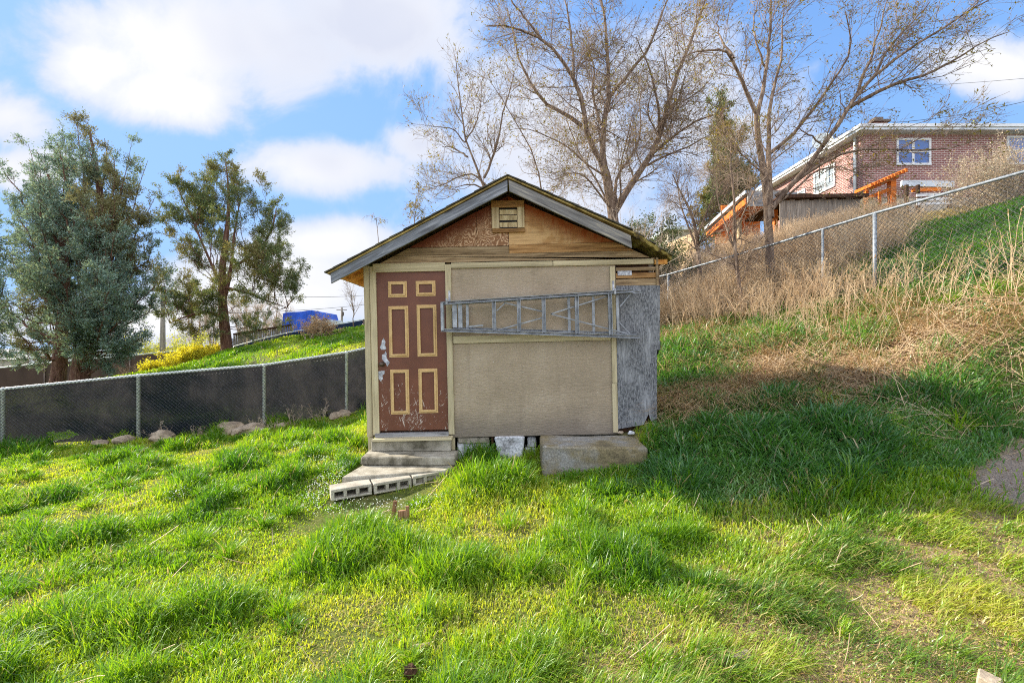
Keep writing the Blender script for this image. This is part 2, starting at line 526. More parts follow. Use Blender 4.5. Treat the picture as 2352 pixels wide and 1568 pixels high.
col = m.mix(m.math('MULTIPLY', m.step(stk, .54, .76), .22), col, lin(108, 95, 78))
stl = m.noise(m.coords((1.3, 1, 1.9), (0, .3, 0), rnd=False), 2.3, 6, .7)
col = m.mix(m.math('MULTIPLY', m.step(stl, .60, .70), .30), col, lin(178, 168, 150))
m.bsdf(col, .75, m.bump(m.math('ADD', chip.outputs[0], chip2), .7, .007), 0, .25)
M_SIDING = m.m
M_TRIM = wood('painted_trim', lin(146, 134, 104), lin(178, 165, 132), lin(190, 178, 146), 'x', 1.6, bump=.2, knots=False)
M_TRIMV = wood('painted_trim_upright', lin(146, 134, 104), lin(178, 165, 132), lin(190, 178, 146), 'z', 1.6, bump=.2, knots=False)
M_GREYX = wood('silvered_wood', lin(92, 88, 84), lin(140, 138, 136), lin(172, 171, 168), 'x', 2.4)
M_FASL = wood('silvered_barge_board', lin(74, 74, 76), lin(118, 122, 127), lin(158, 160, 163), 'x', 2.4, rotz=math.radians(27))
M_FASR = wood('silvered_barge_board_mossy', lin(72, 70, 68), lin(122, 120, 116), lin(172, 164, 140), 'x', 2.0, rotz=math.radians(-26))
M_PLANK = wood('bare_plank', lin(92, 64, 36), lin(152, 114, 70), lin(180, 146, 100), 'x', 2.0)
M_PLANKG = wood('bare_grey_plank', lin(82, 66, 46), lin(138, 116, 86), lin(172, 152, 120), 'x', 2.2)
M_PALEV = wood('pale_upright_board', lin(140, 120, 88), lin(188, 170, 132), lin(208, 194, 160), 'z', 2.0)
M_OSB = surf('orange_chipboard_soffit', [(.3, lin(150, 92, 40)), (.5, lin(206, 142, 66)), (.7, lin(228, 176, 100))], 14, (1, 1, 1), detail=4, fine=50)
M_GREYWOODV = wood('old_fence_board', lin(96, 88, 80), lin(142, 132, 120), lin(176, 166, 152), 'z', 2.0)
M_TANFENCE = wood('tan_fence_board', lin(140, 116, 88), lin(186, 160, 128), lin(206, 184, 154), 'z', 2.0)
M_ORANGE = wood('orange_stained_timber', lin(150, 70, 20), lin(206, 112, 42), lin(226, 140, 66), 'x', 1.5, knots=False)
M_DARKWOOD = wood('dark_wood', lin(40, 26, 18), lin(66, 44, 30), lin(90, 62, 44), 'z', 2.0)

# weathered plywood with black mould (right end of the front wall)
m = Mat('mouldy_plywood')
v = m.coords((30, 10, 2.2), rnd=False)
a = m.noise(v, 1.8, 9, .75, .2)
col = m.ramp(a, [(.3, lin(88, 88, 89)), (.5, lin(138, 139, 140)), (.7, lin(176, 177, 178))])
b = m.noise(m.coords((2.6, 1.6, .9), rnd=False), 1.7, 8, .72)
c = m.noise(m.coords((44, 20, 15), rnd=False), 1.4, 6, .85)
mask = m.math('MULTIPLY', m.step(b, .36, .54), m.step(m.math('MULTIPLY_ADD', a, .35, m.math('MULTIPLY', c, .8)), .50, .64))
col = m.mix(m.math('MULTIPLY', mask, .85), col, (.018, .02, .024))
m.bsdf(col, .9, m.bump(a, .5, .006), 0, .15)
M_MOULD = m.m


def figured(name, stain, base0, base1, lines, slope, x0, z0, sgn):
    """rotary cut plywood: contour-like grain, with old varnish left along the sheltered top edge"""
    m = Mat(name)
    v = m.coords((2.2, 1, 1.3), rnd=False)
    a = m.noise(v, 1.9, 3, .5, .6)
    s = m.math('SINE', m.math('MULTIPLY', a, lines))
    col = m.mix(m.step(s, -.2, .9), base0, base1)
    f = m.noise(m.coords((30, 10, 5), rnd=False), 1.5, 5, .7); f2 = m.noise(m.coords((2.0, 10, 34), rnd=False), 1.5, 6, .7)
    col = m.mix(1.0, col, m.ramp(f2, [(.32, (.62, .58, .54)), (.5, (.98, .97, .95)), (.75, (1.12, 1.12, 1.12))]), 'MULTIPLY')
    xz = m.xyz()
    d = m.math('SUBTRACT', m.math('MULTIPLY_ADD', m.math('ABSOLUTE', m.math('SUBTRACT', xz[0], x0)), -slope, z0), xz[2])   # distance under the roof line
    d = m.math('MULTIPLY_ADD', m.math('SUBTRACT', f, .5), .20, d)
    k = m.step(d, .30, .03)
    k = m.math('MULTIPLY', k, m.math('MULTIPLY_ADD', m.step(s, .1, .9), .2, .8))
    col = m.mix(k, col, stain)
    m.bsdf(col, .7, m.bump(m.math('ADD', s, f), .35, .004), 0, .3)
    return m.m


# door paint with scratches and bare filler patches
m = Mat('brown_door_paint')
v = m.coords((1, 1, 1), rnd=False)
a = m.noise(v, 3, 5, .6)
col = m.ramp(a, [(.3, lin(90, 51, 32)), (.7, lin(110, 65, 43))])
xz = m.xyz()
lowd = m.step(xz[2], 1.55, .55)
sp = m.noise(m.coords((18, 10, 12), rnd=False), 2.2, 5, .75)
dens = m.noise(m.coords((2.2, 1, 1.4), rnd=False), 2.0, 3, .5)
th = m.math('SUBTRACT', m.math('MULTIPLY_ADD', lowd, -.10, .745), m.math('MULTIPLY', m.step(dens, .45, .7), .06))
sk = m.step(m.math('SUBTRACT', sp, th), 0.0, .03)
lg = m.noise(m.coords((7, 4, 60), (0, .75, 0), rnd=False), 1.5, 3, .5, .4)
lg2 = m.noise(m.coords((60, 4, 6), (0, .25, 0), rnd=False), 1.3, 3, .5, .4)
thl = m.math('MULTIPLY_ADD', m.math('MULTIPLY', lowd, m.step(dens, .34, .56)), -.185, .80)
sl = m.math('MAXIMUM', m.step(m.math('SUBTRACT', lg, thl), 0, .02), m.step(m.math('SUBTRACT', lg2, thl), 0, .02))
sk = m.math('MAXIMUM', sk, m.math('MULTIPLY', sl, .9))
col = m.mix(m.math('MULTIPLY', sk, .8), col, lin(196, 184, 170))
m.bsdf(col, .5, m.bump(a, .1, .003), 0, .4)
M_DOOR = m.m
M_FILLER = surf('bare_grey_primer', [(.35, lin(150, 152, 158)), (.65, lin(196, 198, 202))], 20, bump=.2, bd=.003)
M_MOULDING = surf('tan_moulding_paint', [(.3, lin(184, 150, 98)), (.7, lin(206, 174, 122))], 6, bump=.1, bd=.003, fineamt=.15)
M_METALDARK = surf('tarnished_metal', [(.3, lin(74, 62, 54)), (.7, lin(120, 104, 90))], 20, rough=.4, metal=.7, bump=.1)
M_ALU = surf('dull_aluminium', [(.3, lin(112, 115, 118)), (.5, lin(146, 150, 153)), (.7, lin(178, 182, 184))], 9, (1, 1, 1), rough=.5, metal=.35, bump=.1, bd=.002, fine=90, fineamt=.3)
M_GALV = surf('galvanised_steel', [(.35, lin(200, 206, 200)), (.65, lin(230, 233, 228))], 30, rough=.5, metal=0.0, bump=.1, bd=.002, fineamt=.2)
M_GALVD = surf('weathered_galvanised_steel', [(.35, lin(112, 118, 124)), (.65, lin(156, 162, 166))], 24, rough=.5, metal=.4, bump=.1, bd=.002, fineamt=.3)
M_WIRE = surf('fence_wire', [(.4, lin(120, 124, 124)), (.6, lin(160, 164, 162))], 30, rough=.5, metal=.4, bump=0.02)
M_WIREDARK = surf('weathered_wire', [(.4, lin(62, 60, 62)), (.6, lin(98, 96, 98))], 30, rough=.6, metal=.2, bump=0.02)
M_CONC = surf('worn_concrete', [(.34, lin(92, 86, 70)), (.48, lin(146, 138, 120)), (.66, lin(182, 174, 156))], 4.2, detail=8, rough=.95, bump=.6, bd=.008, fine=90, fineamt=.4)
M_CONCB = surf('pale_cinder_concrete', [(.3, lin(150, 142, 126)), (.55, lin(184, 176, 158)), (.75, lin(204, 197, 180))], 5, rough=.95, bump=.8, bd=.006, fine=120, fineamt=.5)
M_CONCOLD = surf('mossy_old_concrete', [(.28, lin(84, 76, 60)), (.45, lin(138, 124, 92)), (.6, lin(150, 146, 138)), (.78, lin(184, 180, 170))], 2.6, detail=9, rough=.95, bump=.8, bd=.012, fine=60, fineamt=.5)
M_WHITEST = surf('flaking_white_stone', [(.3, lin(146, 144, 142)), (.45, lin(196, 196, 196)), (.7, lin(222, 222, 224))], 5, detail=8, rough=.9, bump=.8, bd=.012, fine=40, fineamt=.5)
M_ROCK = surf('field_stone', [(.3, lin(122, 106, 88)), (.5, lin(166, 148, 124)), (.72, lin(196, 178, 154))], 5, detail=8, rough=.95, bump=.8, bd=.01, fine=50, fineamt=.4)
M_SHINGLE = surf('dark_mossy_shingle', [(.35, lin(54, 52, 46)), (.55, lin(88, 84, 72)), (.7, lin(112, 106, 62))], 4, detail=8, rough=.95, bump=.8, bd=.01, fine=60, fineamt=.5)
M_DECK = surf('mossy_roof_edge', [(.3, lin(84, 70, 34)), (.5, lin(150, 128, 70)), (.68, lin(176, 156, 96))], 5, (1, 1, 1), detail=8, fine=40)
M_ROT = surf('rotten_mossy_edge', [(.36, lin(30, 24, 14)), (.46, lin(96, 80, 34)), (.6, lin(150, 136, 70)), (.75, lin(120, 92, 40))], 7, detail=8, fine=50, bump=.9, bd=.02)
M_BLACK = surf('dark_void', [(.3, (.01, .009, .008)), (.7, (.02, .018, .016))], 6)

# ------------------------------------------------------------------ the shed
SY = 5.8
PIV = np.array([0.0, SY, 0.0])


def L(px, py, Y=SY):
    p = W(px, py, Y) - PIV
    c, s = math.cos(TILT), math.sin(TILT)
    return np.array([p[0] * c + p[2] * s, p[1], -p[0] * s + p[2] * c])


shed = empty('garden_shed', PIV, 'small tan wooden garden shed with brown panelled door and grey gable roof', 'shed')
shed.rotation_euler.y = -TILT


def rect(x0, y0, x1, y1, Y=SY):
    a, b = L(x0, y0, Y), L(x1, y1, Y); return a[0], b[0], b[2], a[2]      # x0,x1,z0,z1


def board(name, x0, y0, x1, y1, mat, front=.0, thick=.03, parent=None, bevel=.004):
    r = rect(x0, y0, x1, y1); b = MB(); b.bx(r[0], r[1], front, front + thick, r[2], r[3])
    return b.build(name, mat, parent or shed, bevel=bevel)


# walls behind the cladding
lft, rgt = L(838, 700)[0] + .01, L(1511, 700)[0] - .03
zb = L(1200, 1002)[2] + .02
pk = L(1168, 430)[2]
ztop = L(838, 600)[2]
DEPTH = 1.62
pkx = L(1167, 480)[0]
YF = 5.5                                             # plane of the overhanging barge boards
rp = L(1166, 403, YF); tipl = L(748, 627, YF); tipr = L(1543, 586, 5.75)
slL = (rp[2] - tipl[2]) / (rp[0] - tipl[0]); slR = (rp[2] - tipr[2]) / (tipr[0] - rp[0])
zul = lambda x: rp[2] - .10 - (slL * (rp[0] - x) if x < rp[0] else slR * (x - rp[0]))     # underside of the roof
b = MB(); b.bx(lft, lft + .06, .06, DEPTH, zb, zul(lft)); b.build('side_wall', M_SIDING, shed)
b = MB(); b.bx(rgt - .06, rgt, .06, DEPTH, zb, zul(rgt)); b.build('side_wall', M_GREYWOODV, shed)
b = MB(); b.prism([(lft + .062, zb), (rgt - .062, zb), (rgt - .062, zul(rgt) - .01), (pkx, zul(pkx) - .01), (lft + .062, zul(lft) - .01)], DEPTH - .06, DEPTH - .002); b.build('rear_wall', M_SIDING, shed)
# front wall backing (studs and sheathing) kept behind everything seen
b = MB(); b.prism([(lft + .062, zb), (rgt - .062, zb), (rgt - .062, zul(rgt) - .01), (pkx, zul(pkx) - .01), (lft + .062, zul(lft) - .01)], .062, .09); b.build('wall_frame', M_DARKWOOD, shed)
b = MB(); b.bx(lft + .07, rgt - .07, .1, DEPTH - .07, zb, zb + .05); b.build('floor', M_DARKWOOD, shed)

board('siding_panel', 1034, 606, 1418, 782, M_SIDING, .02, .03)
board('siding_panel', 1034, 783, 1419, 997, M_SIDING, .02, .03)
board('corner_board', 835, 611, 856, 1003, M_TRIMV, -.012, .06)
board('door_jamb', 848, 612, 871, 999, M_TRIMV, .002, .05)
board('header_trim', 856, 606, 1022, 622, M_TRIM, -.006, .05)
board('door_casing', 1022, 607, 1044, 997, M_TRIMV, -.008, .045)
a = rect(1036, 604, 1501, 606)
xm = L(1270, 605)[0]
b = MB(); b.bx(a[0], xm - .003, -.008, .03, a[2], a[3]); b.build('top_trim', M_TRIM, shed, bevel=.004)
b = MB(); b.bx(xm + .003, a[1], -.006, .03, a[2], a[3]); b.build('top_trim', M_TRIM, shed, bevel=.004)
board('upright_trim', 1401, 612, 1418, 880, M_TRIMV, -.004, .045)
board('upright_trim', 1406, 881, 1420, 993, M_TRIMV, -.006, .045)
board('middle_rail', 1041, 772, 1403, 781, M_TRIM, -.004, .04)
# right end of the front
board('side_plank', 1415, 614, 1511, 620, M_PLANKG, .012, .04)
board('side_plank', 1415, 627, 1511, 637, M_PLANK, .016, .04)
board('side_plank', 1415, 641, 1511, 654, M_PLANKG, .012, .04)
board('chipped_patch', 1419, 622, 1452, 632, M_FILLER, .009, .01)
r0 = L(1415, 656); r1 = L(1516, 655); r2 = L(1515, 803); r3 = L(1509, 803); r4 = L(1509, 960); r5 = L(1496, 968); r6 = L(1490, 950); r7 = L(1478, 975); r8 = L(1420, 985)
b = MB(); b.prism([(p[0], p[2]) for p in (r0, r1, r2, r3, r4, r5, r6, r7, r8)], .0, .03)
o = b.build('plywood_sheet', M_MOULD, shed); o['label'] = 'grey plywood sheet stained with black mould'
b = MB(); b.bx(L(1509, 700)[0], L(1514, 700)[0], -.004, .05, L(1511, 655)[2], L(1511, 592)[2]); b.build('corner_board', M_PLANKG, shed)

# gable boards
def gab(name, poly, mat, y0, y1, bevel=0):
    b = MB(); b.prism([(p[0], p[2]) for p in poly], y0, y1); return b.build(name, mat, shed, bevel=bevel)


def under(px, Yp=SY, drop=.03):
    """where the underside of the roof stands over a sighted column of the front wall"""
    x = L(px, 600, Yp)[0]; return np.array([x, 0, zul(x) - drop])


X = lambda px: L(px, 560)[0]
zA, zB, zC, zD = L(1168, 596)[2], L(1168, 582)[2], L(1168, 564)[2], L(1168, 603)[2]
# x on the roof underside for a height
xl_at = lambda z: rp[0] - (rp[2] - .13 - z) / slL
xr_at = lambda z: rp[0] + (rp[2] - .13 - z) / slR
zg = L(1168, 599)[2]
gab('gable_plank', [(max(xl_at(zg), lft), 0, zg), (rgt, 0, zg), (rgt, 0, min(zB, zul(rgt) - .03)), (xr_at(zB), 0, zB), (xl_at(zB), 0, zB)], M_PLANKG, .012, .05, .003)
gab('gable_plank', [(xl_at(zB + .004), 0, zB + .004), (pkx - .003, 0, zB + .004), (pkx - .003, 0, zC), (xl_at(zC), 0, zC)], M_PLANKG, .018, .05, .003)
gab('gable_plank', [(pkx + .003, 0, zB + .004), (xr_at(zB + .004), 0, zB + .004), (xr_at(zC + .02), 0, zC + .02), (pkx + .003, 0, zC + .01)], M_PLANK, .014, .05, .003)
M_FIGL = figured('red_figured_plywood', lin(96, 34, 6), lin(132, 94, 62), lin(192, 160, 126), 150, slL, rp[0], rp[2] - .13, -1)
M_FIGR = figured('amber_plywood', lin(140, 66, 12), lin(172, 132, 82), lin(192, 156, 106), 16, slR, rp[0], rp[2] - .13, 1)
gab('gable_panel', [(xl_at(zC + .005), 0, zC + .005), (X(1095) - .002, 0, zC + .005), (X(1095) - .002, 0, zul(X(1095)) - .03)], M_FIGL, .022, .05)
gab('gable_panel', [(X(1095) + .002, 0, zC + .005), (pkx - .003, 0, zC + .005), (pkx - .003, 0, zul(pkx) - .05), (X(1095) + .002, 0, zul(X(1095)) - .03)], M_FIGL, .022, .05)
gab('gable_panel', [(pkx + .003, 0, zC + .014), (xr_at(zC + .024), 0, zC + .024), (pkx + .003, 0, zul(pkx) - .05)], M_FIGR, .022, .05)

# vent
vent = empty('gable_vent'); vent.parent = shed
def vb(name, x0, y0, x1, y1, mat, fr=-.012, th=.03): return board(name, x0, y0, x1, y1, mat, fr, th, vent, .003)
vb('vent_frame', 1128, 462, 1204, 476, M_PLANK); vb('vent_frame', 1129, 477, 1147, 525, M_PALEV); vb('vent_frame', 1188, 476, 1205, 523, M_PALEV); vb('vent_frame', 1131, 526, 1206, 533, M_PLANK, -.016)
r = rect(1147, 477, 1188, 525); b = MB(); b.bx(r[0], r[1], .014, .02, r[2], r[3]); b.build('vent_opening', M_BLACK, vent)
for yy in (482, 495, 511):
    r = rect(1147, yy, 1188, yy + 10); b = MB()
    b.box(((r[0] + r[1]) / 2, .004, (r[2] + r[3]) / 2), (r[1] - r[0] - .004, .008, r[3] - r[2]), Matrix.Rotation(math.radians(18), 3, 'X'))
    b.build('louvre_slat', M_PALEV, vent)

# roof
roof = empty('roof'); roof.parent = shed
y0r, y1r = YF - SY - .03, DEPTH + .2
tl = .022
def deck(x0, x1, ya, yb, name, mat, off=0, th=tl, xb=None):
    """sheet of roof between two x at the front edge"""
    zz = lambda x: rp[2] - .012 - off - (slL * (rp[0] - x) if x < rp[0] - 1e-6 else slR * (x - rp[0]))
    b = MB()
    xe = x1 if xb is None else xb
    vs = []
    for z_ in (0, -th):
        vs += [(x0, ya, zz(x0) + z_), (x1, ya, zz(x1) + z_), (xe, yb, zz(xe) + z_), (x0, yb, zz(x0) + z_)]
    b.add(vs, [(0, 1, 2, 3), (7, 6, 5, 4), (0, 4, 5, 1), (1, 5, 6, 2), (2, 6, 7, 3), (3, 7, 4, 0)])
    return b.build(name, mat, roof)


xbr = L(1456, 545, YF)[0]
deck(rp[0] - .002, tipl[0] + .03, y0r + .012, y1r, 'roof_deck', M_DECK)
deck(rp[0] + .002, xbr, y0r + .012, y1r, 'roof_deck', M_DECK)
# rotten outer strip on the right, receding to the eave
b = MB(); zz = lambda x: rp[2] - .012 - slR * (x - rp[0])
cols = 14
vs = []; rnd = random.Random(3)
for i in range(cols + 1):
    t = i / cols; x = xbr + (tipr[0] - xbr) * t; y = y0r + .015 + (tipr[1] - (y0r + .015)) * t ** 1.1 + rnd.uniform(-.012, .012)
    th = .05 + rnd.uniform(-.012, .02) - .02 * t
    vs += [(x, y, zz(x) + .004), (x, y1r, zz(x) + .004), (x, y1r, zz(x) - .03), (x, y + .01, zz(x) - th)]
fs = []
for i in range(cols):
    a0, a1 = i * 4, i * 4 + 4
    for k in range(4): fs.append((a0 + k, a0 + (k + 1) % 4, a1 + (k + 1) % 4, a1 + k))
fs += [(0, 3, 2, 1), tuple(cols * 4 + k for k in range(4))]
b.add(vs, fs); b.build('rotten_eave', M_ROT, roof)
# shingle courses, laid one over the next
for side in (-1, 1):
    b = MB(); xe = tipl[0] - .004 if side < 0 else tipr[0] + .012; sl = slL if side < 0 else slR; n = 13
    for i in range(n):
        t0, t1 = i / n, (i + 1) / n + .03
        xa, xb_ = rp[0] + (xe - rp[0]) * t0, rp[0] + (xe - rp[0]) * min(t1, 1)
        yf = y0r - rnd.uniform(0, .012)
        if side > 0 and xb_ > xbr: yf += (xb_ - xbr) / (tipr[0] - xbr) * (tipr[1] - y0r - .03)
        za, zc = rp[2] + .004 - sl * abs(xa - rp[0]), rp[2] + .018 - sl * abs(xb_ - rp[0]) - .004
        b.add([(xa, yf, za - .012), (xb_, yf, zc - .014), (xb_, yf, zc), (xa, yf, za), (xa, y1r, za - .012), (xb_, y1r, zc - .014), (xb_, y1r, zc), (xa, y1r, za)],
              [(0, 1, 2, 3), (4, 7, 6, 5), (0, 4, 5, 1), (3, 2, 6, 7), (1, 5, 6, 2), (0, 3, 7, 4)])
    b.build('shingles', M_SHINGLE, roof)
yb0, yb1 = YF - SY, YF - SY + .03
gab2 = lambda name, pts, mat: (lambda b: (b.prism([(p[0], p[2]) for p in pts], yb0, yb1), b.build(name, mat, roof, bevel=.004))[1])(MB())
Lp = lambda px, py: L(px, py, YF)
gab2('barge_board', [Lp(1165.5, 412), Lp(1165.5, 439), Lp(760, 651), Lp(758.5, 627)], M_FASL)
gab2('barge_board', [Lp(1168, 412), Lp(1449, 541), Lp(1452, 570), Lp(1170, 439)], M_FASR)
# rafter tails and soffit under the left eave
for k, yy in enumerate((-.18, .02, .5, 1.0, 1.5)):
    b = MB(); x0, x1 = tipl[0] + .12, lft - .005
    zt = lambda x: rp[2] - .012 - tl - slL * (rp[0] - x) - .004
    b.prism([(x0, zt(x0)), (x1, zt(x1)), (x1, zt(x1) - .085), (x0 + .01, zt(x0) - .085)], yy, yy + .04); b.build('rafter_tail', M_OSB, roof)
b = MB(); x0, x1 = tipl[0] + .06, lft - .008
b.add([(x0, yb1 + .002, zt(x0) - .001), (x1, yb1 + .002, zt(x1) - .001), (x1, y1r - .01, zt(x1) - .001), (x0, y1r - .01, zt(x0) - .001)] + [(x0, yb1 + .002, zt(x0) - .012), (x1, yb1 + .002, zt(x1) - .012), (x1, y1r - .01, zt(x1) - .012), (x0, y1r - .01, zt(x0) - .012)],
      [(0, 1, 2, 3), (7, 6, 5, 4), (0, 4, 5, 1), (1, 5, 6, 2), (2, 6, 7, 3), (3, 7, 4, 0)])
b.build('soffit', M_OSB, roof)
b = MB(); q0, q1 = L(1513, 592), L(1533, 606)
b.bx(rgt + .002, q1[0], .0, .05, q1[2], q0[2] - .02); b.build('rafter_tail', M_OSB, roof)

# door
door = empty('door'); door.parent = shed
board('door_slab', 862, 624, 1030, 987, M_DOOR, .026, .03, door)
def moulding(x0, y0, x1, y1, w=8):
    r = rect(x0, y0, x1, y1); ww = w / 180.17; b = MB()
    for k, (i0, pr) in enumerate(((0, .007), (ww * .45, .02))):
        q = (r[0] + i0, r[1] - i0, r[2] + i0, r[3] - i0); u = ww * .55 if k == 0 else ww * .5
        b.bx(q[0], q[1], .026 - pr, .027, q[3] - u, q[3]); b.bx(q[0], q[1], .026 - pr, .027, q[2], q[2] + u)
        b.bx(q[0], q[0] + u, .026 - pr + .0006, .027, q[2] + u, q[3] - u); b.bx(q[1] - u, q[1], .026 - pr + .0006, .027, q[2] + u, q[3] - u)
    return b.build('panel_moulding', M_MOULDING, door)
moulding(890, 646, 934, 682); moulding(954, 645, 1000, 679)
moulding(891, 703, 939, 820); moulding(956, 700, 1004, 818)
moulding(895, 849, 940, 951); moulding(960, 847, 1006, 948)
def blob(name, pts, th, mat, parent, yf):
    b = MB(); b.prism([(L(px, py)[0], L(px, py)[2]) for px, py in pts], yf, yf + th); return b.build(name, mat, parent)
blob('bare_patch', [(880, 776), (884, 785), (883, 793), (886, 800), (884, 803), (875, 803), (871, 798), (875, 790), (876, 782)], .003, M_FILLER, door, .0242)
blob('bare_patch', [(884, 806), (887, 812), (886, 818), (889, 826), (894, 832), (891, 838), (888, 842), (885, 834), (881, 831), (876, 824), (876, 815), (882, 812)], .003, M_FILLER, door, .0242)
b = MB(); c = L(878, 836); b.tube([(c[0], .025, c[2]), (c[0], -.005, c[2]), (c[0], -.01, c[2]), (c[0], -.03, c[2]), (c[0], -.05, c[2]), (c[0], -.058, c[2])], [.032, .03, .014, .026, .028, .012], 14); b.build('door_knob', M_METALDARK, door, smooth=True)
blob('lock_plate', [(866, 853), (882, 851), (882, 858), (877, 862), (878, 870), (873, 876), (869, 870), (866, 862)], .004, M_FILLER, door, .023)
b = MB(); r = rect(862, 989, 1041, 1005); b.bx(r[0], r[1], -.14, .06, r[2], r[2] + .03); b.build('threshold', M_TRIM, shed, bevel=.004)
b = MB(); r = rect(862, 984, 1031, 997); b.bx(r[0], r[1], -.03, .055, r[2] - .02, r[2] + .03); b.build('door_sill', M_GREYX, shed, bevel=.004)
# ladder hooks with flaking paint
for px in (1032, 1408):
    y_ = 680 if px < 1200 else 657
    b = MB(); c0, c1 = L(px - 2, y_ - 12), L(px + 3, y_ + 14)
    b.bx(c0[0], c1[0], -.012, -.004, c1[2], c0[2]); e = L(px, y_ + 12)
    b.bar((e[0], -.012, e[2]), (e[0] - .01, -.16, e[2] - .045), .022, .02, (0, 0, 1)); b.bar((e[0] - .01, -.16, e[2] - .045), (e[0] - .01, -.17, e[2] + .02), .022, .02, (0, 1, 0))
    b.build('ladder_hook', M_FILLER, shed)
# footing stones under the wall
FS = M_WHITEST
def foot(name, x0, y0, x1, y1, mat, yf, dep, seed):
    r = rect(x0, y0, x1, y1)
    o = rough_block(name, (r[1] - r[0], dep, r[3] - r[2]), mat, shed, ((r[0] + r[1]) / 2, yf + dep / 2, (r[2] + r[3]) / 2), 0, 5, .012, 6, .015, seed); return o
foot('foundation_block', 1048, 1016, 1124, 1060, M_WHITEST, .05, .25, 1)
foot('foundation_block', 1050, 1007, 1123, 1019, M_CONC, .03, .25, 2)
o = foot('foundation_block', 1136, 1003, 1207, 1076, M_WHITEST, -.02, .3, 3)
for v_ in o.data.vertices:
    t_ = (v_.co.z + .2) / .4; v_.co.x *= .72 + .28 * min(max(t_, 0), 1)
foot('foundation_block', 1212, 1006, 1232, 1030, M_WHITEST, .08, .2, 4)
foot('foundation_block', 1206, 1032, 1232, 1062, M_WHITEST, .08, .2, 5)
foot('foundation_block', 850, 1010, 1044, 1052, M_CONC, .12, .3, 6)
foot('foundation_block', 1300, 1003, 1480, 1050, M_CONC, .1, .3, 7)
b = MB(); b.bx(lft + .1, rgt - .1, .4, .44, -.3, zb - .01); b.build('crawl_space_shade', M_BLACK, shed)  # near-black sheet standing in for the shade under the floor
b = MB(); r = rect(1128, 1005, 1134, 1050); b.bx(r[0], r[1], .06, .1, r[2], r[3]); b.build('skirt_stake', M_DARKWOOD, shed)
for q in ((1037, 1006, 1045, 1033), (845, 1005, 857, 1035)):
    b = MB(); r = rect(*q); b.bx(r[0], r[1], .0, .04, r[2], r[3]); b.build('skirt_board', M_TRIMV, shed)

# ------------------------------------------------------------------ ladder hung on the front wall
lad = empty('stepladder', PIV + np.array([0, -.06, 0]), 'folded aluminium stepladder hung sideways across the shed front', 'ladder')
lad.rotation_euler.y = -TILT
LY = 5.68
def LL(px, py, dy=0.0):
    p = L(px, py, LY + dy); return (p[0], p[1] + .06, p[2])
def lbar(name, p, q, w, t, dy=0.0, dy2=None):
    b = MB(); a_, c_ = LL(*p, dy), LL(*q, dy if dy2 is None else dy2)
    if 'rail' in name or name == 'step':                 # channel section: a web between two proud flanges
        d3 = (Vector([float(v) for v in c_]) - Vector([float(v) for v in a_])).normalized(); n3 = d3.cross(Vector((0, 1, 0))).normalized()
        b.bar(Vector(a_) + Vector((0, .012, 0)), Vector(c_) + Vector((0, .012, 0)), w * .9, .006)
        for sg in (-1, 1):
            b.bar(Vector(a_) + n3 * (sg * w * .45), Vector(c_) + n3 * (sg * w * .45), w * .16, t)
    else:
        b.bar(a_, c_, w, t)
    return b.build(name, M_ALU, lad, bevel=.0015)
lbar('front_rail', (1013, 697), (1455, 668), .038, .06)
lbar('front_rail', (1013, 758), (1470, 774), .036, .06)
lbar('rear_rail', (1046, 698), (1472, 671), .024, .03, .05)
lbar('rear_rail', (1040, 753), (1462, 766), .024, .03, .05)
lbar('top_cap', (1016, 696), (1017, 759), .035, .085)
lbar('shelf', (1044, 698), (1045, 752), .055, .03, .02); lbar('shelf', (1057, 697), (1058, 753), .05, .03, .025)
for (a_, c_) in (((1134, 690), (1136, 761)), ((1191, 686), (1193, 763)), ((1248, 682), (1250, 765)), ((1324, 677), (1326, 768)), ((1400, 673), (1403, 771))):
    lbar('step', a_, c_, .044, .05)
for (a_, c_) in (((1073, 694), (1074, 756)), ((1306, 681), (1308, 764)), ((1362, 677), (1364, 766)), ((1417, 674), (1420, 769))):
    lbar('rear_rung', a_, c_, .034, .02, .055)
for (a_, c_) in (((1158, 695), (1249, 716)), ((1142, 758), (1249, 729)), ((1265, 721), (1396, 680)), ((1265, 721), (1444, 767)), ((1450, 673), (1424, 704)), ((1424, 742), (1447, 766)), ((1140, 714), (1160, 696))):
    lbar('cross_brace', a_, c_, .016, .008, .035)
lbar('spreader', (1078, 750), (1110, 747), .02, .01, .0)

# ------------------------------------------------------------------ steps, blocks and the old ledge
step = rough_block('concrete_step', (1.13, .36, .10), M_CONC, None, (-1.243, 5.605, .122), -.012, 6, .011, 5, .012, 11)
tag(step, 'weathered concrete step block under the brown shed door', 'step')
sill = rough_block('concrete_riser', (1.0, .10, .15), M_CONC, None, (-1.27, 5.755, .247), 0.0, 5, .005, 5, .01, 12)
tag(sill, 'grey concrete riser directly under the door threshold', 'step')
b = MB(); b.flat([(-1.86, 4.97), (-1.3, 5.10), (-.76, 5.24), (-.69, 5.5), (-.69, 5.78), (-1.8, 5.78), (-1.80, 5.42)], -.06, .07)
slab = b.build('concrete_slab', M_CONC, None, bevel=.012); tag(slab, 'skewed flat concrete slab at the foot of the step', 'slab')
d = unit(np.array([[1.14, .59, 0.0]]))[0]; nrm = np.array([-d[1], d[0], 0])
names = ['cinder block at the lawn end of the block row', 'cinder block in the middle of the block row', 'cinder block half hidden by tall grass at the row end']
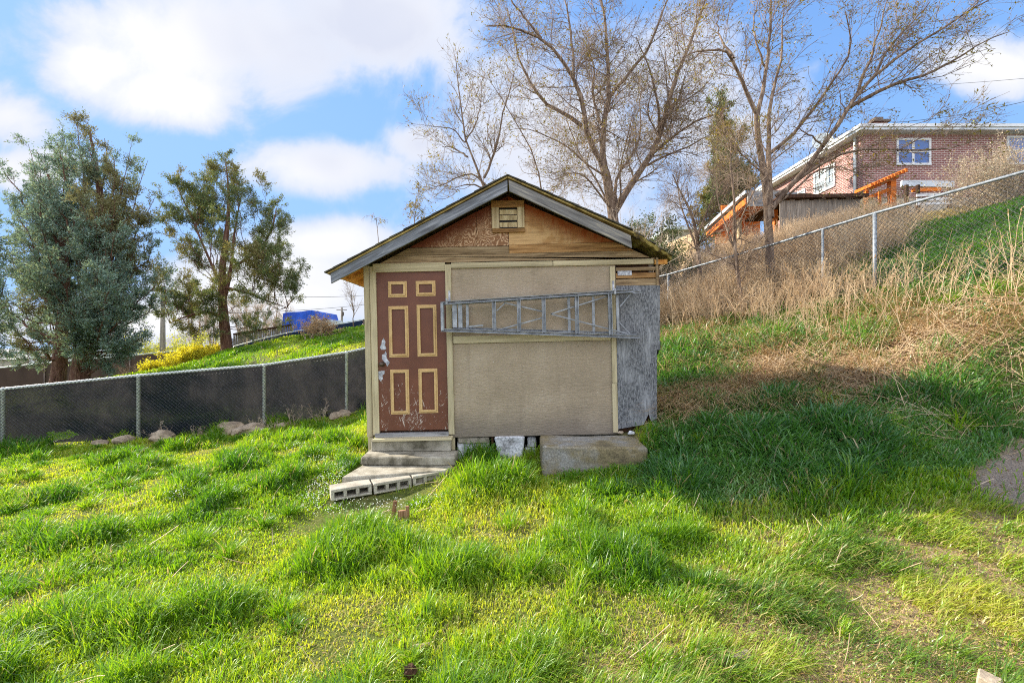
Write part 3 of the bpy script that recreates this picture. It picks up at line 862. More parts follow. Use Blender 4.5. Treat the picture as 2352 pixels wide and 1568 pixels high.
for k in range(3):
    ctr = np.array([-1.845, 4.655, 0]) + d * (.2 + k * .425) + nrm * (.105 + (.012, 0, .02)[k])
    b = MB(); hx, hy = .203, .1; z0, z1 = -.085, .03
    b.bx(-hx, hx, -hy, hy, z1 - .03, z1); b.bx(-hx, hx, -hy, hy, z0, z0 + .022)
    for i in range(4):
        x = -hx + .0175 + i * (2 * hx - .035) / 3; b.bx(x - .0175, x + .0175, -hy + .001, hy - .001, z0 + .022, z1 - .03)
    b.bx(-hx + .004, hx - .004, hy - .03, hy - .003, z0 + .023, z1 - .031)
    o = b.build('cinder_block', M_CONCB, None, bevel=.006)
    o.location = ctr + np.array([0, 0, (.0, .01, .025)[k]]); o.rotation_euler = (0, -.03, math.atan2(d[1], d[0]) + (-.03, 0, .02)[k])
    tag(o, names[k], 'cinder block', 'cinder blocks edging the slab')
ledge = rough_block('concrete_ledge', (1.2, .62, .36), M_CONCOLD, None, (.945, 5.47, .175), -.015, 8, .018, 3, .02, 14)
tag(ledge, 'long mossy concrete ledge against the front wall', 'ledge')
o = rock('stone', (1.50, 5.72, .40), .035, .8, M_WHITEST, 41); tag(o, 'small pale stone on the ledge end, right', 'stone', 'pebbles on the ledge')
o = rock('stone', (1.37, 5.74, .40), .028, .8, M_ROCK, 42); tag(o, 'small brown stone on the ledge, beside the trim', 'stone', 'pebbles on the ledge')

# stakes in the lawn in front of the blocks
M_STAKE = wood('rusty_stake', lin(96, 66, 44), lin(146, 108, 80), lin(180, 150, 124), 'z', 2)
b = MB(); b.box((0, 0, .0), (.035, .03, .2), Matrix.Rotation(.12, 3, 'Y')); o = b.build('wooden_stake', M_STAKE, None, bevel=.003); o.location = (-1.13, 4.36, gz(-1.13, 4.36) + .05)
tag(o, 'thin reddish stake with pale top in the grass before the blocks', 'stake')
b = MB(); b.box((0, 0, 0), (.10, .03, .2), Matrix.Rotation(-.08, 3, 'Y')); b.box((.03, .002, .11), (.03, .028, .06)); o = b.build('wooden_stake', M_STAKE, None, bevel=.003); o.location = (-1.0, 4.22, gz(-1.0, 4.22) + .0)
tag(o, 'wide notched brown stake low in the grass', 'stake')

# things hanging on the far side of the shed
b = MB(); q = [L(1518, 600, 6.05), L(1521, 660, 6.05), L(1519, 740, 6.05)]
b.prism([(L(1511, 600)[0], L(1511, 596)[2]), (L(1521, 600)[0], L(1521, 600)[2]), (L(1523, 690)[0], L(1523, 690)[2]), (L(1518, 760)[0], L(1518, 760)[2]), (L(1509, 770)[0], L(1509, 770)[2])], .12, .16)
b.build('edge_plank', M_DARKWOOD, shed)
hose = MB()
cc = L(1516, 795)
for k in range(9):
    a0 = rnd.uniform(0, 1); pts = []
    for i in range(25):
        t = i / 24 * 2 * math.pi; rr = .15 + rnd.uniform(-.006, .006)
        pts.append((cc[0] - .0 + .03 * math.cos(t * 2 + a0) + .012 * (k % 3), .30 + rr * math.cos(t) + .01 * k, cc[2] + rr * 1.15 * math.sin(t)))
    hose.tube(pts, .011, 6)
M_HOSE = surf('black_rubber', [(.3, (.012, .012, .012)), (.7, (.05, .05, .05))], 10, rough=.5, bump=.1)
o = hose.build('hose_coil', M_HOSE, None, smooth=True); o.location = PIV; o.rotation_euler.y = -TILT
tag(o, 'black coiled hose hanging on the side of the shed', 'hose')
# ------------------------------------------------------------------ fences
def fence_wires(base, top, spacing, r, yoff, proud=.03, K=7):
    """base/top: (N,3) lines of the fence foot and rail; wires run diagonally both ways"""
    base, top = np.asarray(base, float), np.asarray(top, float)
    s = np.r_[0, np.cumsum(np.linalg.norm(np.diff(base[:, :2], axis=0), axis=1))]
    Hm = float(np.mean(top[:, 2] - base[:, 2])); Ltot = s[-1]
    P = []
    for sign in (1, -1):
        for c in np.arange(-Hm, Ltot + Hm, spacing):
            v = np.linspace(0, Hm + proud, K); ss = c + sign * v if sign > 0 else c + Hm - v
            ok = (ss >= 0) & (ss <= Ltot)
            if ok.sum() < 2: continue
            v = np.linspace(v[ok][0], v[ok][-1], K); ss = np.linspace(ss[ok][0], ss[ok][-1], K)
            q = np.stack([np.interp(ss, s, base[:, i]) for i in range(3)], 1); t = np.stack([np.interp(ss, s, top[:, i]) for i in range(3)], 1)
            p = q + (t - q) * (v / Hm)[:, None]; p[:, 1] += yoff + .004 * sign
            P.append(p)
    P = np.array(P); return tubes_np(P, np.full(P.shape[:2], r), 3)


# front fence on the left, with a dark wind screen behind the wire
posts = [W(7, 893, 8.4), W(318, 862, 8.7), W(607, 838, 9.1), W(796, 809, 9.5)]
feet = [np.array([p[0], p[1], p[2] - h]) for p, h in zip(posts, (1.16, 1.24, 1.30, 1.34))]
ext_t = [posts[0] + (posts[0] - posts[1]) * 1.0, posts[0] + (posts[0] - posts[1]) * .5] + posts + [W(840, 800, 9.75), W(900, 786, 10.3)]
hts = [1.16, 1.16, 1.16, 1.24, 1.30, 1.34, 1.35, 1.35]
ext_b = [t - np.array([0, 0, h]) for t, h in zip(ext_t, hts)]
fe = empty('chain_link_fence', feet[1], 'chain link fence backed by torn dark screen left of the shed', 'fence')
off = -feet[1]
def fpart(b, name, mat, par, loc, smooth=True):
    o = b.build(name, mat, par, smooth=smooth); o.location = -np.asarray(loc); return o
b = MB(); b.tube(ext_t, .026, 8); fpart(b, 'top_rail', M_GALV, fe, feet[1])
for i, (t, h) in enumerate(zip(ext_t, hts)):
    if i in (1, 6): continue
    b = MB(); b.tube([t + np.array([0, 0, q]) for q in (-h - .2, -.03, -.028, .015, .03)], [.034, .034, .039, .037, .015], 10)
    fpart(b, 'post', M_GALV, fe, feet[1])
o = big_mesh('wire_mesh', *fence_wires(ext_b, ext_t, .066, .0032, -.04), M_WIREDARK, fe); o.location = -feet[1]
# screen
m = Mat('wind_screen_fabric')
v = m.coords(rnd=False)
a = m.noise(v, 3, 4, .6); w1 = m.noise(v, 90, 2, .8)
colr = m.ramp(a, [(.3, (.009, .014, .024)), (.7, (.016, .022, .034))])
colr = m.mix(m.math('MULTIPLY', m.step(w1, .74, .80), m.math('MULTIPLY', m.step(a, .50, .62), .7)), colr, (.3, .28, .26))
d_ = m.n('ShaderNodeBsdfDiffuse'); m.set(d_.inputs[0], colr)
bl_ = m.noise(m.coords((1.1, 1, .8), rnd=False), 2.2, 5, .7, .5); wv_ = m.noise(m.coords((1, 1, 1), rnd=False), 160, 1, .5)
t_ = m.n('ShaderNodeBsdfTranslucent'); m.set(t_.inputs[0], m.mix(1.0, m.ramp(bl_, [(.3, (.016, .015, .018)), (.5, (.036, .032, .034)), (.7, (.062, .054, .052))]), m.ramp(wv_, [(.3, (.5, .5, .5)), (.7, (1.4, 1.4, 1.4))]), 'MULTIPLY'))
tr = m.n('ShaderNodeBsdfTransparent'); m.set(tr.inputs[0], (1, 1, 1))
x = m.n('ShaderNodeMixShader'); x.inputs[0].default_value = .5; m.nt.links.new(d_.outputs[0], x.inputs[1]); m.nt.links.new(t_.outputs[0], x.inputs[2])
y = m.n('ShaderNodeMixShader'); y.inputs[0].default_value = .035; m.nt.links.new(x.outputs[0], y.inputs[1]); m.nt.links.new(tr.outputs[0], y.inputs[2])
m.nt.links.new(y.outputs[0], m.out.inputs[0])
M_SCREEN = m.m


def screen(base, top, yoff, hole=None, cell=.05, lift=.08, wave=.035):
    base, top = np.asarray(base, float), np.asarray(top, float)
    s = np.r_[0, np.cumsum(np.linalg.norm(np.diff(base[:, :2], axis=0), axis=1))]
    n = int(s[-1] / cell); nv = int(1.2 / cell)
    ss = np.linspace(0, s[-1], n); vv = np.linspace(0, 1, nv)
    q = np.stack([np.interp(ss, s, base[:, i]) for i in range(3)], 1); t = np.stack([np.interp(ss, s, top[:, i]) for i in range(3)], 1)
    lf = lift * (fbm(ss * .9, ss * 0 + 3, 3))[:, None]
    G = q[:, None] + (t - q)[:, None] * (lf[..., None] + (1 - lf[..., None]) * vv[None, :, None])
    G[..., 1] += yoff + wave * (fbm(ss[:, None] * 2.6 + vv[None] * .8, vv[None] * 1.2 + ss[:, None] * 0, 2) - .5) * 2
    fs = []
    for i in range(n - 1):
        for j in range(nv - 1):
            if hole is not None and hole(G[i, j] * .5 + G[i + 1, j + 1] * .5): continue
            fs.append((i * nv + j, (i + 1) * nv + j, (i + 1) * nv + j + 1, i * nv + j + 1))
    return G.reshape(-1, 3), fs


HP = [(84, 1010), (112, 1005), (107, 993), (162, 988), (181, 997), (155, 1009)]
def in_hole(p):
    px, py = p[0] / p[1] * F + CX, (EYE - p[2]) / p[1] * F + CY
    c = False; j = len(HP) - 1
    for i in range(len(HP)):
        if (HP[i][1] > py) != (HP[j][1] > py) and px < (HP[j][0] - HP[i][0]) * (py - HP[i][1]) / (HP[j][1] - HP[i][1]) + HP[i][0]: c = not c
        j = i
    return c
b = MB(); b.add(*screen(ext_b, [t - np.array([0, 0, .02]) for t in ext_t], .035, in_hole, .03)); fpart(b, 'wind_screen', M_SCREEN, fe, feet[1])

# wire fence up on the bank, right
rl = np.array([-1.0, 2.0])
pts = []
for t, z in ((-2.2, 4.02), (-.767, 3.81), (0, 3.69), (.816, 3.50), (2.045, 3.27), (3.6, 3.12)):
    pts.append(np.array([6.06 + rl[0] * t, 7.6 + rl[1] * t, z]))
pb = [p - np.array([0, 0, 1.36]) for p in pts]
fr = empty('wire_fence', pb[2], 'bare chain link fence climbing the bank right of the shed', 'fence')
b = MB(); b.tube(pts, .024, 8); fpart(b, 'top_rail', M_GALVD, fr, pb[2])
for i in (0, 2, 4):
    b = MB(); b.tube([pb[i] - np.array([0, 0, .3]), pts[i] - np.array([0, 0, .01])], .03, 10); fpart(b, 'post', M_GALVD, fr, pb[2])
p7 = pts[2] * .55 + pts[3] * .45
b = MB(); b.tube([p7 - np.array([0, 0, 1.6]), p7 - np.array([0, 0, .01])], .022, 8); fpart(b, 'post', M_GALVD, fr, pb[2])
o = big_mesh('wire_mesh', *fence_wires(pb, pts, .075, .0034, -.03), M_WIREDARK, fr); o.location = -pb[2]

# screened fence at the back of the neighbouring lawn, running behind the trees
def back_fence(name, label, tops, h, col, posts_i, yoff=0.0):
    tops = [np.asarray(t) for t in tops]; base = [t - np.array([0, 0, h]) for t in tops]
    e = empty(name, base[0], label, 'fence'); 
    b = MB(); b.tube(tops, .03, 6); fpart(b, 'top_rail', M_GALV, e, base[0])
    for i in posts_i:
        b = MB(); b.tube([base[i] - np.array([0, 0, .3]), tops[i]], .045, 8); fpart(b, 'post', M_METALDARK, e, base[0])
    b = MB(); b.add(*screen(base, [t - np.array([0, 0, .04]) for t in tops], .06 + yoff, None, .12, .05, .05)); fpart(b, 'wind_screen', col, e, base[0])
    return e
def scr(name, c, trans, tcol=(.05, .045, .045)):
    m = Mat(name); v = m.coords(rnd=False); a = m.noise(v, 1.2, 5, .6)
    d1 = m.n('ShaderNodeBsdfDiffuse'); m.set(d1.inputs[0], m.mix(a, tuple(q * .6 for q in c), tuple(q * 1.4 for q in c)))
    t1 = m.n('ShaderNodeBsdfTranslucent'); m.set(t1.inputs[0], tcol)
    x1 = m.n('ShaderNodeMixShader'); x1.inputs[0].default_value = trans; m.nt.links.new(d1.outputs[0], x1.inputs[1]); m.nt.links.new(t1.outputs[0], x1.inputs[2]); m.nt.links.new(x1.outputs[0], m.out.inputs[0]); return m.m
back_fence('screened_fence', 'long brown screened fence behind the two left trees', [W(-330, 885, 23), W(-130, 862, 23), W(0, 844, 23), W(103, 833, 23), W(198, 824, 23), W(299, 816, 23.2), W(400, 806, 23.5), W(505, 794, 24)], 1.9, scr('brown_screen', (.035, .026, .022), .35, (.07, .05, .042)), (0, 1, 3, 4, 5, 6, 7))
back_fence('screened_fence', 'navy screened fence climbing the hill below the blue tarpaulin', [W(538, 795, 24), W(600, 778, 24.3), W(660, 764, 24.6), W(740, 750, 25), W(835, 733, 25.5), W(960, 715, 26)], 1.55, scr('navy_screen', (.012, .022, .05), .2, (.02, .03, .06)), (0, 2, 4))

# slatted wooden fence between the screens
e = empty('board_fence', W(540, 800, 27), 'short weathered brown board fence behind the second conifer', 'fence')
b = MB(); p0 = W(538, 770, 27)
for k in range(26):
    t = k / 25; q = W(538 + 130 * t, 770 - 22 * t, 27 + t); b.bx(q[0] - .055, q[0] + .055, q[1], q[1] + .02, q[2] - 1.6, q[2] - .02 + .02 * (k % 3))
o = b.build('fence_boards', M_GREYWOODV, e); o.location = -np.array(e.location)
b = MB(); b.bar(W(536, 768, 26.95), W(670, 746, 27.95), .1, .12, (0, 0, 1)); o = b.build('top_rail', M_DARKWOOD, e); o.location = -np.array(e.location)

# rocks along the foot of the left fence
rocks = [(372, 1013, 8.55, .17, .75, 'rounded brown stone alone by the second fence post'), (285, 1019, 8.5, .15, .6, 'flat pale stone near the torn screen'), (230, 1024, 8.45, .14, .4, 'low grey stone sunk in the grass at far left'),
         (493, 1000, 8.75, .11, .7, 'small stone at the left end of the stone heap'), (507, 1003, 8.68, .13, .6, 'low stone in front of the heap'), (527, 995, 8.8, .2, .8, 'largest pale boulder in the heap'),
         (548, 999, 8.75, .13, .75, 'pointed stone right of the largest boulder'), (562, 996, 8.85, .1, .7, 'smallest stone between two boulders of the heap'), (580, 993, 8.85, .19, .6, 'broad flat stone at the right end of the heap'), (603, 997, 8.8, .08, .7, 'pebble beside the third fence post'),
         (647, 989, 9.0, .11, .6, 'lone stone right of the third fence post'), (772, 962, 9.3, .13, .7, 'grey stone below the fourth fence post'), (790, 955, 9.4, .12, .8, 'brown stone touching the fourth fence post')]
for k, (px, py, Y, r, sq, lab) in enumerate(rocks):
    p = W(px, py, Y); o = rock('stone', (p[0], Y, gz(p[0], Y) + r * .35), r, sq, M_ROCK, k + 1, k * 1.3); tag(o, lab, 'stone', 'stones along the foot of the fence')
# ------------------------------------------------------------------ trees
M_BARK = surf('grey_brown_bark', [(.3, lin(74, 58, 48)), (.5, lin(122, 102, 86)), (.7, lin(170, 150, 130))], 6, (3, 3, .6), detail=8, rough=.95, bump=.9, bd=.02)
M_BARKR = surf('red_cedar_bark', [(.3, lin(72, 48, 40)), (.5, lin(128, 90, 74)), (.7, lin(164, 132, 112))], 6, (4, 4, .5), detail=8, rough=.95, bump=1.0, bd=.03)
M_TWIG = surf('bare_twig', [(.35, lin(112, 92, 76)), (.65, lin(172, 150, 128))], 3, bump=0.01, fineamt=.1)
M_TWIGP = surf('pale_twig', [(.35, lin(150, 130, 110)), (.65, lin(204, 184, 160))], 3, bump=0.01, fineamt=.1)
M_BUD = leafmat('young_leaf', [(.0, lin(104, 96, 30)), (.5, lin(132, 124, 44)), (1, lin(120, 92, 50))], lin(120, 96, 60), .4, .02)
M_JUN = leafmat('juniper_spray', [(.0, lin(78, 100, 88)), (.45, lin(116, 140, 126)), (.75, lin(148, 168, 152)), (1, lin(124, 134, 96))], lin(134, 122, 66), .28, .02, (1.3, 1.2, .7))
M_JUND = leafmat('dark_conifer_spray', [(.0, lin(66, 80, 52)), (.5, lin(104, 118, 76)), (1, lin(136, 142, 92))], lin(150, 132, 72), .3, .02, (1.3, 1.2, .6))
M_YEL = leafmat('yellow_blossom', [(.0, lin(196, 184, 40)), (.5, lin(234, 222, 70)), (1, lin(216, 210, 84))], lin(150, 156, 60), .35, .02, (1.1, 1.05, .5))
M_GRNLF = leafmat('broad_green_leaf', [(.0, lin(44, 62, 26)), (.5, lin(74, 96, 44)), (1, lin(112, 124, 66))], lin(120, 110, 60), .3, .06)
M_LIME = leafmat('lime_leaf', [(.0, lin(140, 150, 50)), (.5, lin(170, 178, 70)), (1, lin(190, 190, 90))], lin(160, 150, 70), .4, .03)
M_SAGE = leafmat('sage_stem', [(.0, lin(128, 116, 92)), (.5, lin(166, 152, 126)), (1, lin(186, 178, 156))], lin(180, 150, 110), .2, .0, (1, 1, 1))


def traced(paths, Y, conv, rng, spread=.25, K=12):
    """limbs sighted from the yard, each given its own lean towards or away"""
    out = []; rad = []
    for path, r0, r1, dy in paths:
        pts = []
        n = len(path)
        for i, p in enumerate(path):
            px, py = conv(p); pts.append(W(px, py, Y + dy[0] + (dy[1] - dy[0]) * i / (n - 1)))
        g = gz(pts[0][0], pts[0][1])
        if (path is paths[0][0] or r0 == .06 and dy == (1, .2)) and pts[0][2] > g - .1:      # carry the trunk down to the ground
            pts.insert(0, np.array([pts[0][0], pts[0][1], g - .2]))
        P = resample(pts, K); P[1:-1] += rng.normal(size=(K - 2, 3)) * .012
        out.append(P); rad.append(np.linspace(r0, r1, K))
    return np.array(out), np.array(rad)


def make_tree(name, label, cat, group, loc, woodlist, twiglist, leaf=None, mbark=M_BARK, mtwig=M_TWIG, mleaf=M_BUD):
    t = empty(name, loc, label, cat, group)
    lo = np.array(loc)
    co, cr, st = join([tubes_np(P - lo, R, 7 if R.max() > .03 else 4) for P, R in woodlist])
    big_mesh('trunk', co, cr, st, mbark, t, smooth=True)
    if twiglist:
        co, cr, st = join([tubes_np(P - lo, R, 3) for P, R in twiglist])
        big_mesh('branches', co, cr, st, mtwig, t)
    if leaf is not None:
        V, c, s, rnd_, dry_ = leaf
        big_mesh('crown', V - lo, c, s, mleaf, t, attrs={'rnd': rnd_, 'dry': dry_})
    return t


def leaves_on(P, n, rng, L, Wd, tmin=.3, spread=.02, droop=0.0, outward=.6):
    c, d, idx = along(P, n, rng, tmin)
    D = unit(d * outward + rng.normal(size=(n, 3)) * .7 + np.array([0, 0, -droop]))
    ln = L * rng.uniform(.6, 1.4, n)
    V, cr, st = rhombi(c + rng.normal(size=(n, 3)) * spread, D, ln, ln * Wd, rng)
    r = np.repeat(rng.rand(n), 4)
    return V, cr, st, r, idx


# --- big bare tree behind the shed
rng = np.random.RandomState(21)
cv = lambda p: (940.8 + .325 * p[0], .325 * p[1])
YT = 13.5
paths = [
    ([(1452, 1750), (1445, 1568), (1430, 1440), (1390, 1250), (1360, 1150)], .23, .12, (0, 0)),
    ([(1360, 1150), (1290, 1050), (1245, 930), (1240, 820), (1225, 700), (1170, 560), (1100, 450), (1010, 330), (930, 270), (820, 210), (690, 180), (540, 185)], .12, .02, (0, -1.2)),
    ([(930, 270), (830, 150), (720, 20), (680, -80)], .05, .02, (-.8, -1.0)),
    ([(1215, 890), (1120, 800), (1015, 790), (940, 700), (860, 600), (790, 480), (750, 330), (735, 240), (690, 60)], .085, .015, (0, 1.0)),
    ([(1380, 1200), (1355, 1000), (1365, 880), (1400, 780), (1415, 650), (1405, 450), (1385, 250), (1380, 80), (1340, -40), (1330, -140)], .13, .03, (0, .3)),
    ([(1415, 690), (1480, 600), (1560, 500), (1660, 400), (1700, 330), (1760, 150), (1830, 0), (1860, -100)], .07, .025, (.1, -1.0)),
    ([(1355, 880), (1310, 770), (1290, 650), (1300, 560), (1310, 480), (1260, 330)], .06, .015, (0, 1.2)),
    ([(1450, 1500), (1530, 1340), (1620, 1230), (1700, 1110), (1770, 1000), (1800, 880), (1810, 760), (1850, 650), (1890, 500), (1960, 360), (2020, 200), (2080, 50), (2110, -80)], .15, .03, (0, .8)),
    ([(1740, 1040), (1770, 880), (1750, 700), (1720, 560), (1680, 440), (1600, 260)], .07, .015, (.4, -.6)),
    ([(1690, 1110), (1860, 960), (2000, 870), (2171, 800), (2330, 690)], .07, .012, (.4, -.3)),
    ([(1680, 1170), (1850, 1080), (2060, 1000), (2090, 960), (2260, 900)], .05, .01, (.4, 1.2)),
    ([(1160, 550), (1155, 350), (1130, 180), (1100, 0), (1090, -100)], .06, .02, (-.5, .6)),
    ([(1470, 1470), (1440, 1300), (1500, 1180), (1600, 1080), (1640, 900), (1620, 700), (1650, 560)], .07, .012, (0, 1.6)),
    ([(1440, 1500), (1360, 1400), (1250, 1240), (1140, 1220), (1020, 1270)], .05, .01, (0, -1.4)),
    ([(1440, 1560), (1340, 1300), (1200, 1090), (1120, 900), (1080, 700)], .05, .01, (0, 1.8)),
    ([(1430, 1560), (1500, 1400), (1480, 1200), (1530, 1000), (1580, 800)], .05, .01, (0, -1.8)),
    ([(1390, 1250), (1240, 1150), (1080, 1000), (960, 960), (800, 890), (700, 920)], .045, .008, (0, -.8)),
]
P0, R0 = traced(paths, YT, cv, rng); R0[1:] *= .74
P1, R1 = grow(P0[1:], R0[1:] , 300, rng, .12, .95, 1.9, 6, .22, .05, (0, 0, 0), .26, .006)
P2, R2 = grow(np.concatenate([P1]), R1, 2300, rng, .12, .95, 1.05, 5, .26, .03, (0, 0, 0), .6, .0035)
P3, R3 = grow(P2, R2, 8500, rng, .1, .95, .55, 4, .28, .02, (0, 0, 0), .7, .0022)
P3b, R3b = grow(P1, R1, 3500, rng, .1, .9, .6, 4, .24, .05, (0, 0, 0), .5, .0025)
ratio = (EYE + (CY + 60) / F * YT)
V, c, s, r, _ = leaves_on(P3, 9000, rng, .075, .35)
tb = W(1412, 560, YT)
make_tree('bare_tree', 'tall bare tree with many forked limbs rising behind the shed roof', 'tree', 'bare trees', (tb[0], YT, gz(tb[0], YT) - .1),
          [(P0, R0), (P1, R1)], [(P2, R2), (P3, R3), (P3b, R3b)], (V, c, s, r, np.zeros(len(r))))
# extend trunk to the ground is part of the first limb above

# --- smaller tree at the left of it
rng = np.random.RandomState(22)
paths = [
    ([(570, 1500), (550, 1310), (490, 1240), (400, 1100), (395, 1000), (380, 860), (350, 740), (340, 620), (325, 400)], .09, .012, (0, .2)),
    ([(525, 1260), (600, 1080), (640, 960), (650, 830), (690, 700), (740, 520)], .05, .01, (0, -.6)),
    ([(410, 1110), (300, 1040), (230, 1035)], .04, .012, (0, .4)),
    ([(540, 1310), (440, 1220), (330, 1250), (200, 1330), (120, 1300)], .04, .008, (0, .5)),
    ([(545, 1330), (430, 1300), (300, 1335)], .035, .01, (0, -.4)),
    ([(395, 1000), (470, 860), (510, 700), (500, 560)], .03, .008, (0, .6)),
    ([(930, 1480), (960, 1320), (900, 1160), (830, 1000), (740, 800), (640, 680), (560, 560)], .06, .01, (1, .2)),
    ([(395, 1010), (300, 900), (160, 900), (90, 880)], .025, .006, (0, -.5)),
]
P0, R0 = traced(paths, 12.6, cv, rng); R0 *= .75
P1, R1 = grow(P0, R0, 90, rng, .15, .7, 1.2, 6, .16, .12, (0, 0, 0), .45, .005)
P2, R2 = grow(P1, R1, 650, rng, .1, .7, .7, 5, .2, .12, (0, 0, 0), .6, .003)
P3, R3 = grow(P2, R2, 2600, rng, .1, .8, .4, 4, .22, .06, (0, 0, 0), .7, .002)
V, c, s, r, _ = leaves_on(P3, 2200, rng, .07, .35)
tb = W(1126, 600, 12.6)
make_tree('bare_tree', 'smaller bare tree spreading left behind the roof ridge', 'tree', 'bare trees', (tb[0], 12.6, gz(tb[0], 12.6) - .1), [(P0, R0), (P1, R1)], [(P2, R2), (P3, R3)], (V, c, s, r, np.zeros(len(r))))

# --- pale thicket low behind the shed
rng = np.random.RandomState(23)
n = 70
def thicket(name, label, px0, px1, Y, h, n, rng, mt, n2=900, n3=2600, depth=1.5, up=.12, r0=.018, leafs=0, ml=None, pybase=None, group=None, cat='shrub', leaf_sz=.05, upright=.35):
    x0, x1 = W(px0, 500, Y)[0], W(px1, 500, Y)[0]
    bx = rng.uniform(x0, x1, n); by = Y + rng.uniform(-depth, depth, n); cxm = (x0 + x1) / 2
    bx = cxm + (bx - cxm) * .55
    gzv = ground(bx, by) - .05
    K = 7; P = np.empty((n, K, 3)); P[:, 0] = np.stack([bx, by, gzv], 1)
    d = unit(np.stack([(bx - cxm) / max(x1 - x0, .1) * 1.6 + rng.normal(size=n) * upright, rng.normal(size=n) * upright, np.ones(n)], 1))
    ln = h * rng.uniform(.55, 1.1, n)
    for k in range(1, K):
        d = unit(d + rng.normal(size=(n, 3)) * .12); P[:, k] = P[:, k - 1] + d * (ln / (K - 1))[:, None]
    R = np.linspace(1, .15, K)[None] * r0 * rng.uniform(.6, 1.2, n)[:, None]
    P2, R2 = grow(P, R, n2, rng, .25, .6, h * .28, 5, .2, up, (0, 0, 0), .5, .003)
    P3, R3 = grow(P2, R2, n3, rng, .1, .7, h * .13, 4, .25, up * .5, (0, 0, 0), .7, .0022)
    loc = (cxm, Y, gz(cxm, Y))
    if n <= 8 and not leafs:
        co, cr, st = join([tubes_np(Q - np.array(loc), q, 3) for Q, q in ((P, R), (P2, R2), (P3, R3))])
        o = big_mesh(name, co, cr, st, mt); o.location = loc; return tag(o, label, cat, group)
    t = empty(name, loc, label, cat, group)
    co, cr, st = join([tubes_np(P - np.array(loc), R, 4)]); big_mesh('stems', co, cr, st, mt, t, smooth=True)
    co, cr, st = join([tubes_np(P2 - np.array(loc), R2, 3), tubes_np(P3 - np.array(loc), R3, 3)]); big_mesh('twigs', co, cr, st, mt, t)
    if leafs:
        V, c, s, r, _ = leaves_on(np.concatenate([P3]), leafs, rng, leaf_sz, .5, .1, leaf_sz)
        big_mesh('leaves', V - np.array(loc), c, s, ml, t, attrs={'rnd': r, 'dry': np.repeat((rng.rand(leafs) < .12) * .8, 4)})
    return t
thicket('bare_shrub', 'pale leafless thicket directly behind the shed ridge', 1240, 1420, 12.0, 3.6, 46, rng, M_TWIGP, 900, 3600, r0=.02)
thicket('bare_shrub', 'pinkish leafless shrub behind the right roof slope', 1420, 1560, 13.0, 2.6, 40, rng, M_TWIGP, 700, 2400, r0=.014)
thicket('leafy_shrub', 'rounded dark green evergreen shrub above the right eave', 1448, 1535, 14.2, 2.55, 46, rng, M_TWIG, 900, 3200, leafs=34000, ml=M_GRNLF, leaf_sz=.06, depth=.7, cat='shrub')

# --- trees with drooping catkins, just left of the roof
rng = np.random.RandomState(24)
def droop_tree(label, px, Y, pytop, pyb, nb, rng, r0=.035, lean=0.1, drop=True, name='weeping_tree', leaf_n=900, h_side=.9):
    top = W(px + lean * 200, pytop, Y); base = np.array([W(px, pyb, Y)[0], Y, gz(W(px, pyb, Y)[0], Y) - .1])
    trunk = resample([base, base * .55 + top * .45 + np.array([.1, 0, 0]), top], 9); trunk[1:-1] += rng.normal(size=(7, 3)) * .04
    T = trunk[None]; R = np.linspace(r0, .006, 9)[None]
    P1, R1 = grow(T, R, nb, rng, .35, .6, h_side, 6, .12, .12, (0, 0, 0), .5, .004)
    P2, R2 = grow(np.concatenate([P1]), R1, nb * 7, rng, .2, .8, .4, 5, .15, -.25 if drop else .05, (0, 0, 0), .6, .0022)
    P3, R3 = grow(P2, R2, nb * 14, rng, .2, .7, .3, 4, .15, -.3 if drop else .03, (0, 0, 0), .7, .002)
    V, c, s, r, _ = leaves_on(np.concatenate([P2]), leaf_n, rng, .08, .25, .3, .02, .8 if drop else 0)
    return make_tree(name, label, 'tree', None, tuple(base), [(T, R), (P1, R1)], [(P2, R2), (P3, R3)], (V, c, s, r, np.zeros(len(r))))
droop_tree('thin drooping tree tips peeking over the left roof slope', 905, 12, 455, 760, 26, rng, lean=.25, leaf_n=900)
droop_tree('thin sapling with drooping catkins nearest the eave tip', 868, 12, 500, 760, 12, rng, lean=-.02, leaf_n=450, h_side=.6)
droop_tree('small dark bare tree beside the shed corner on the far hill', 815, 23, 655, 745, 16, rng, drop=False, leaf_n=0 + 20, lean=-.06, h_side=1.3)

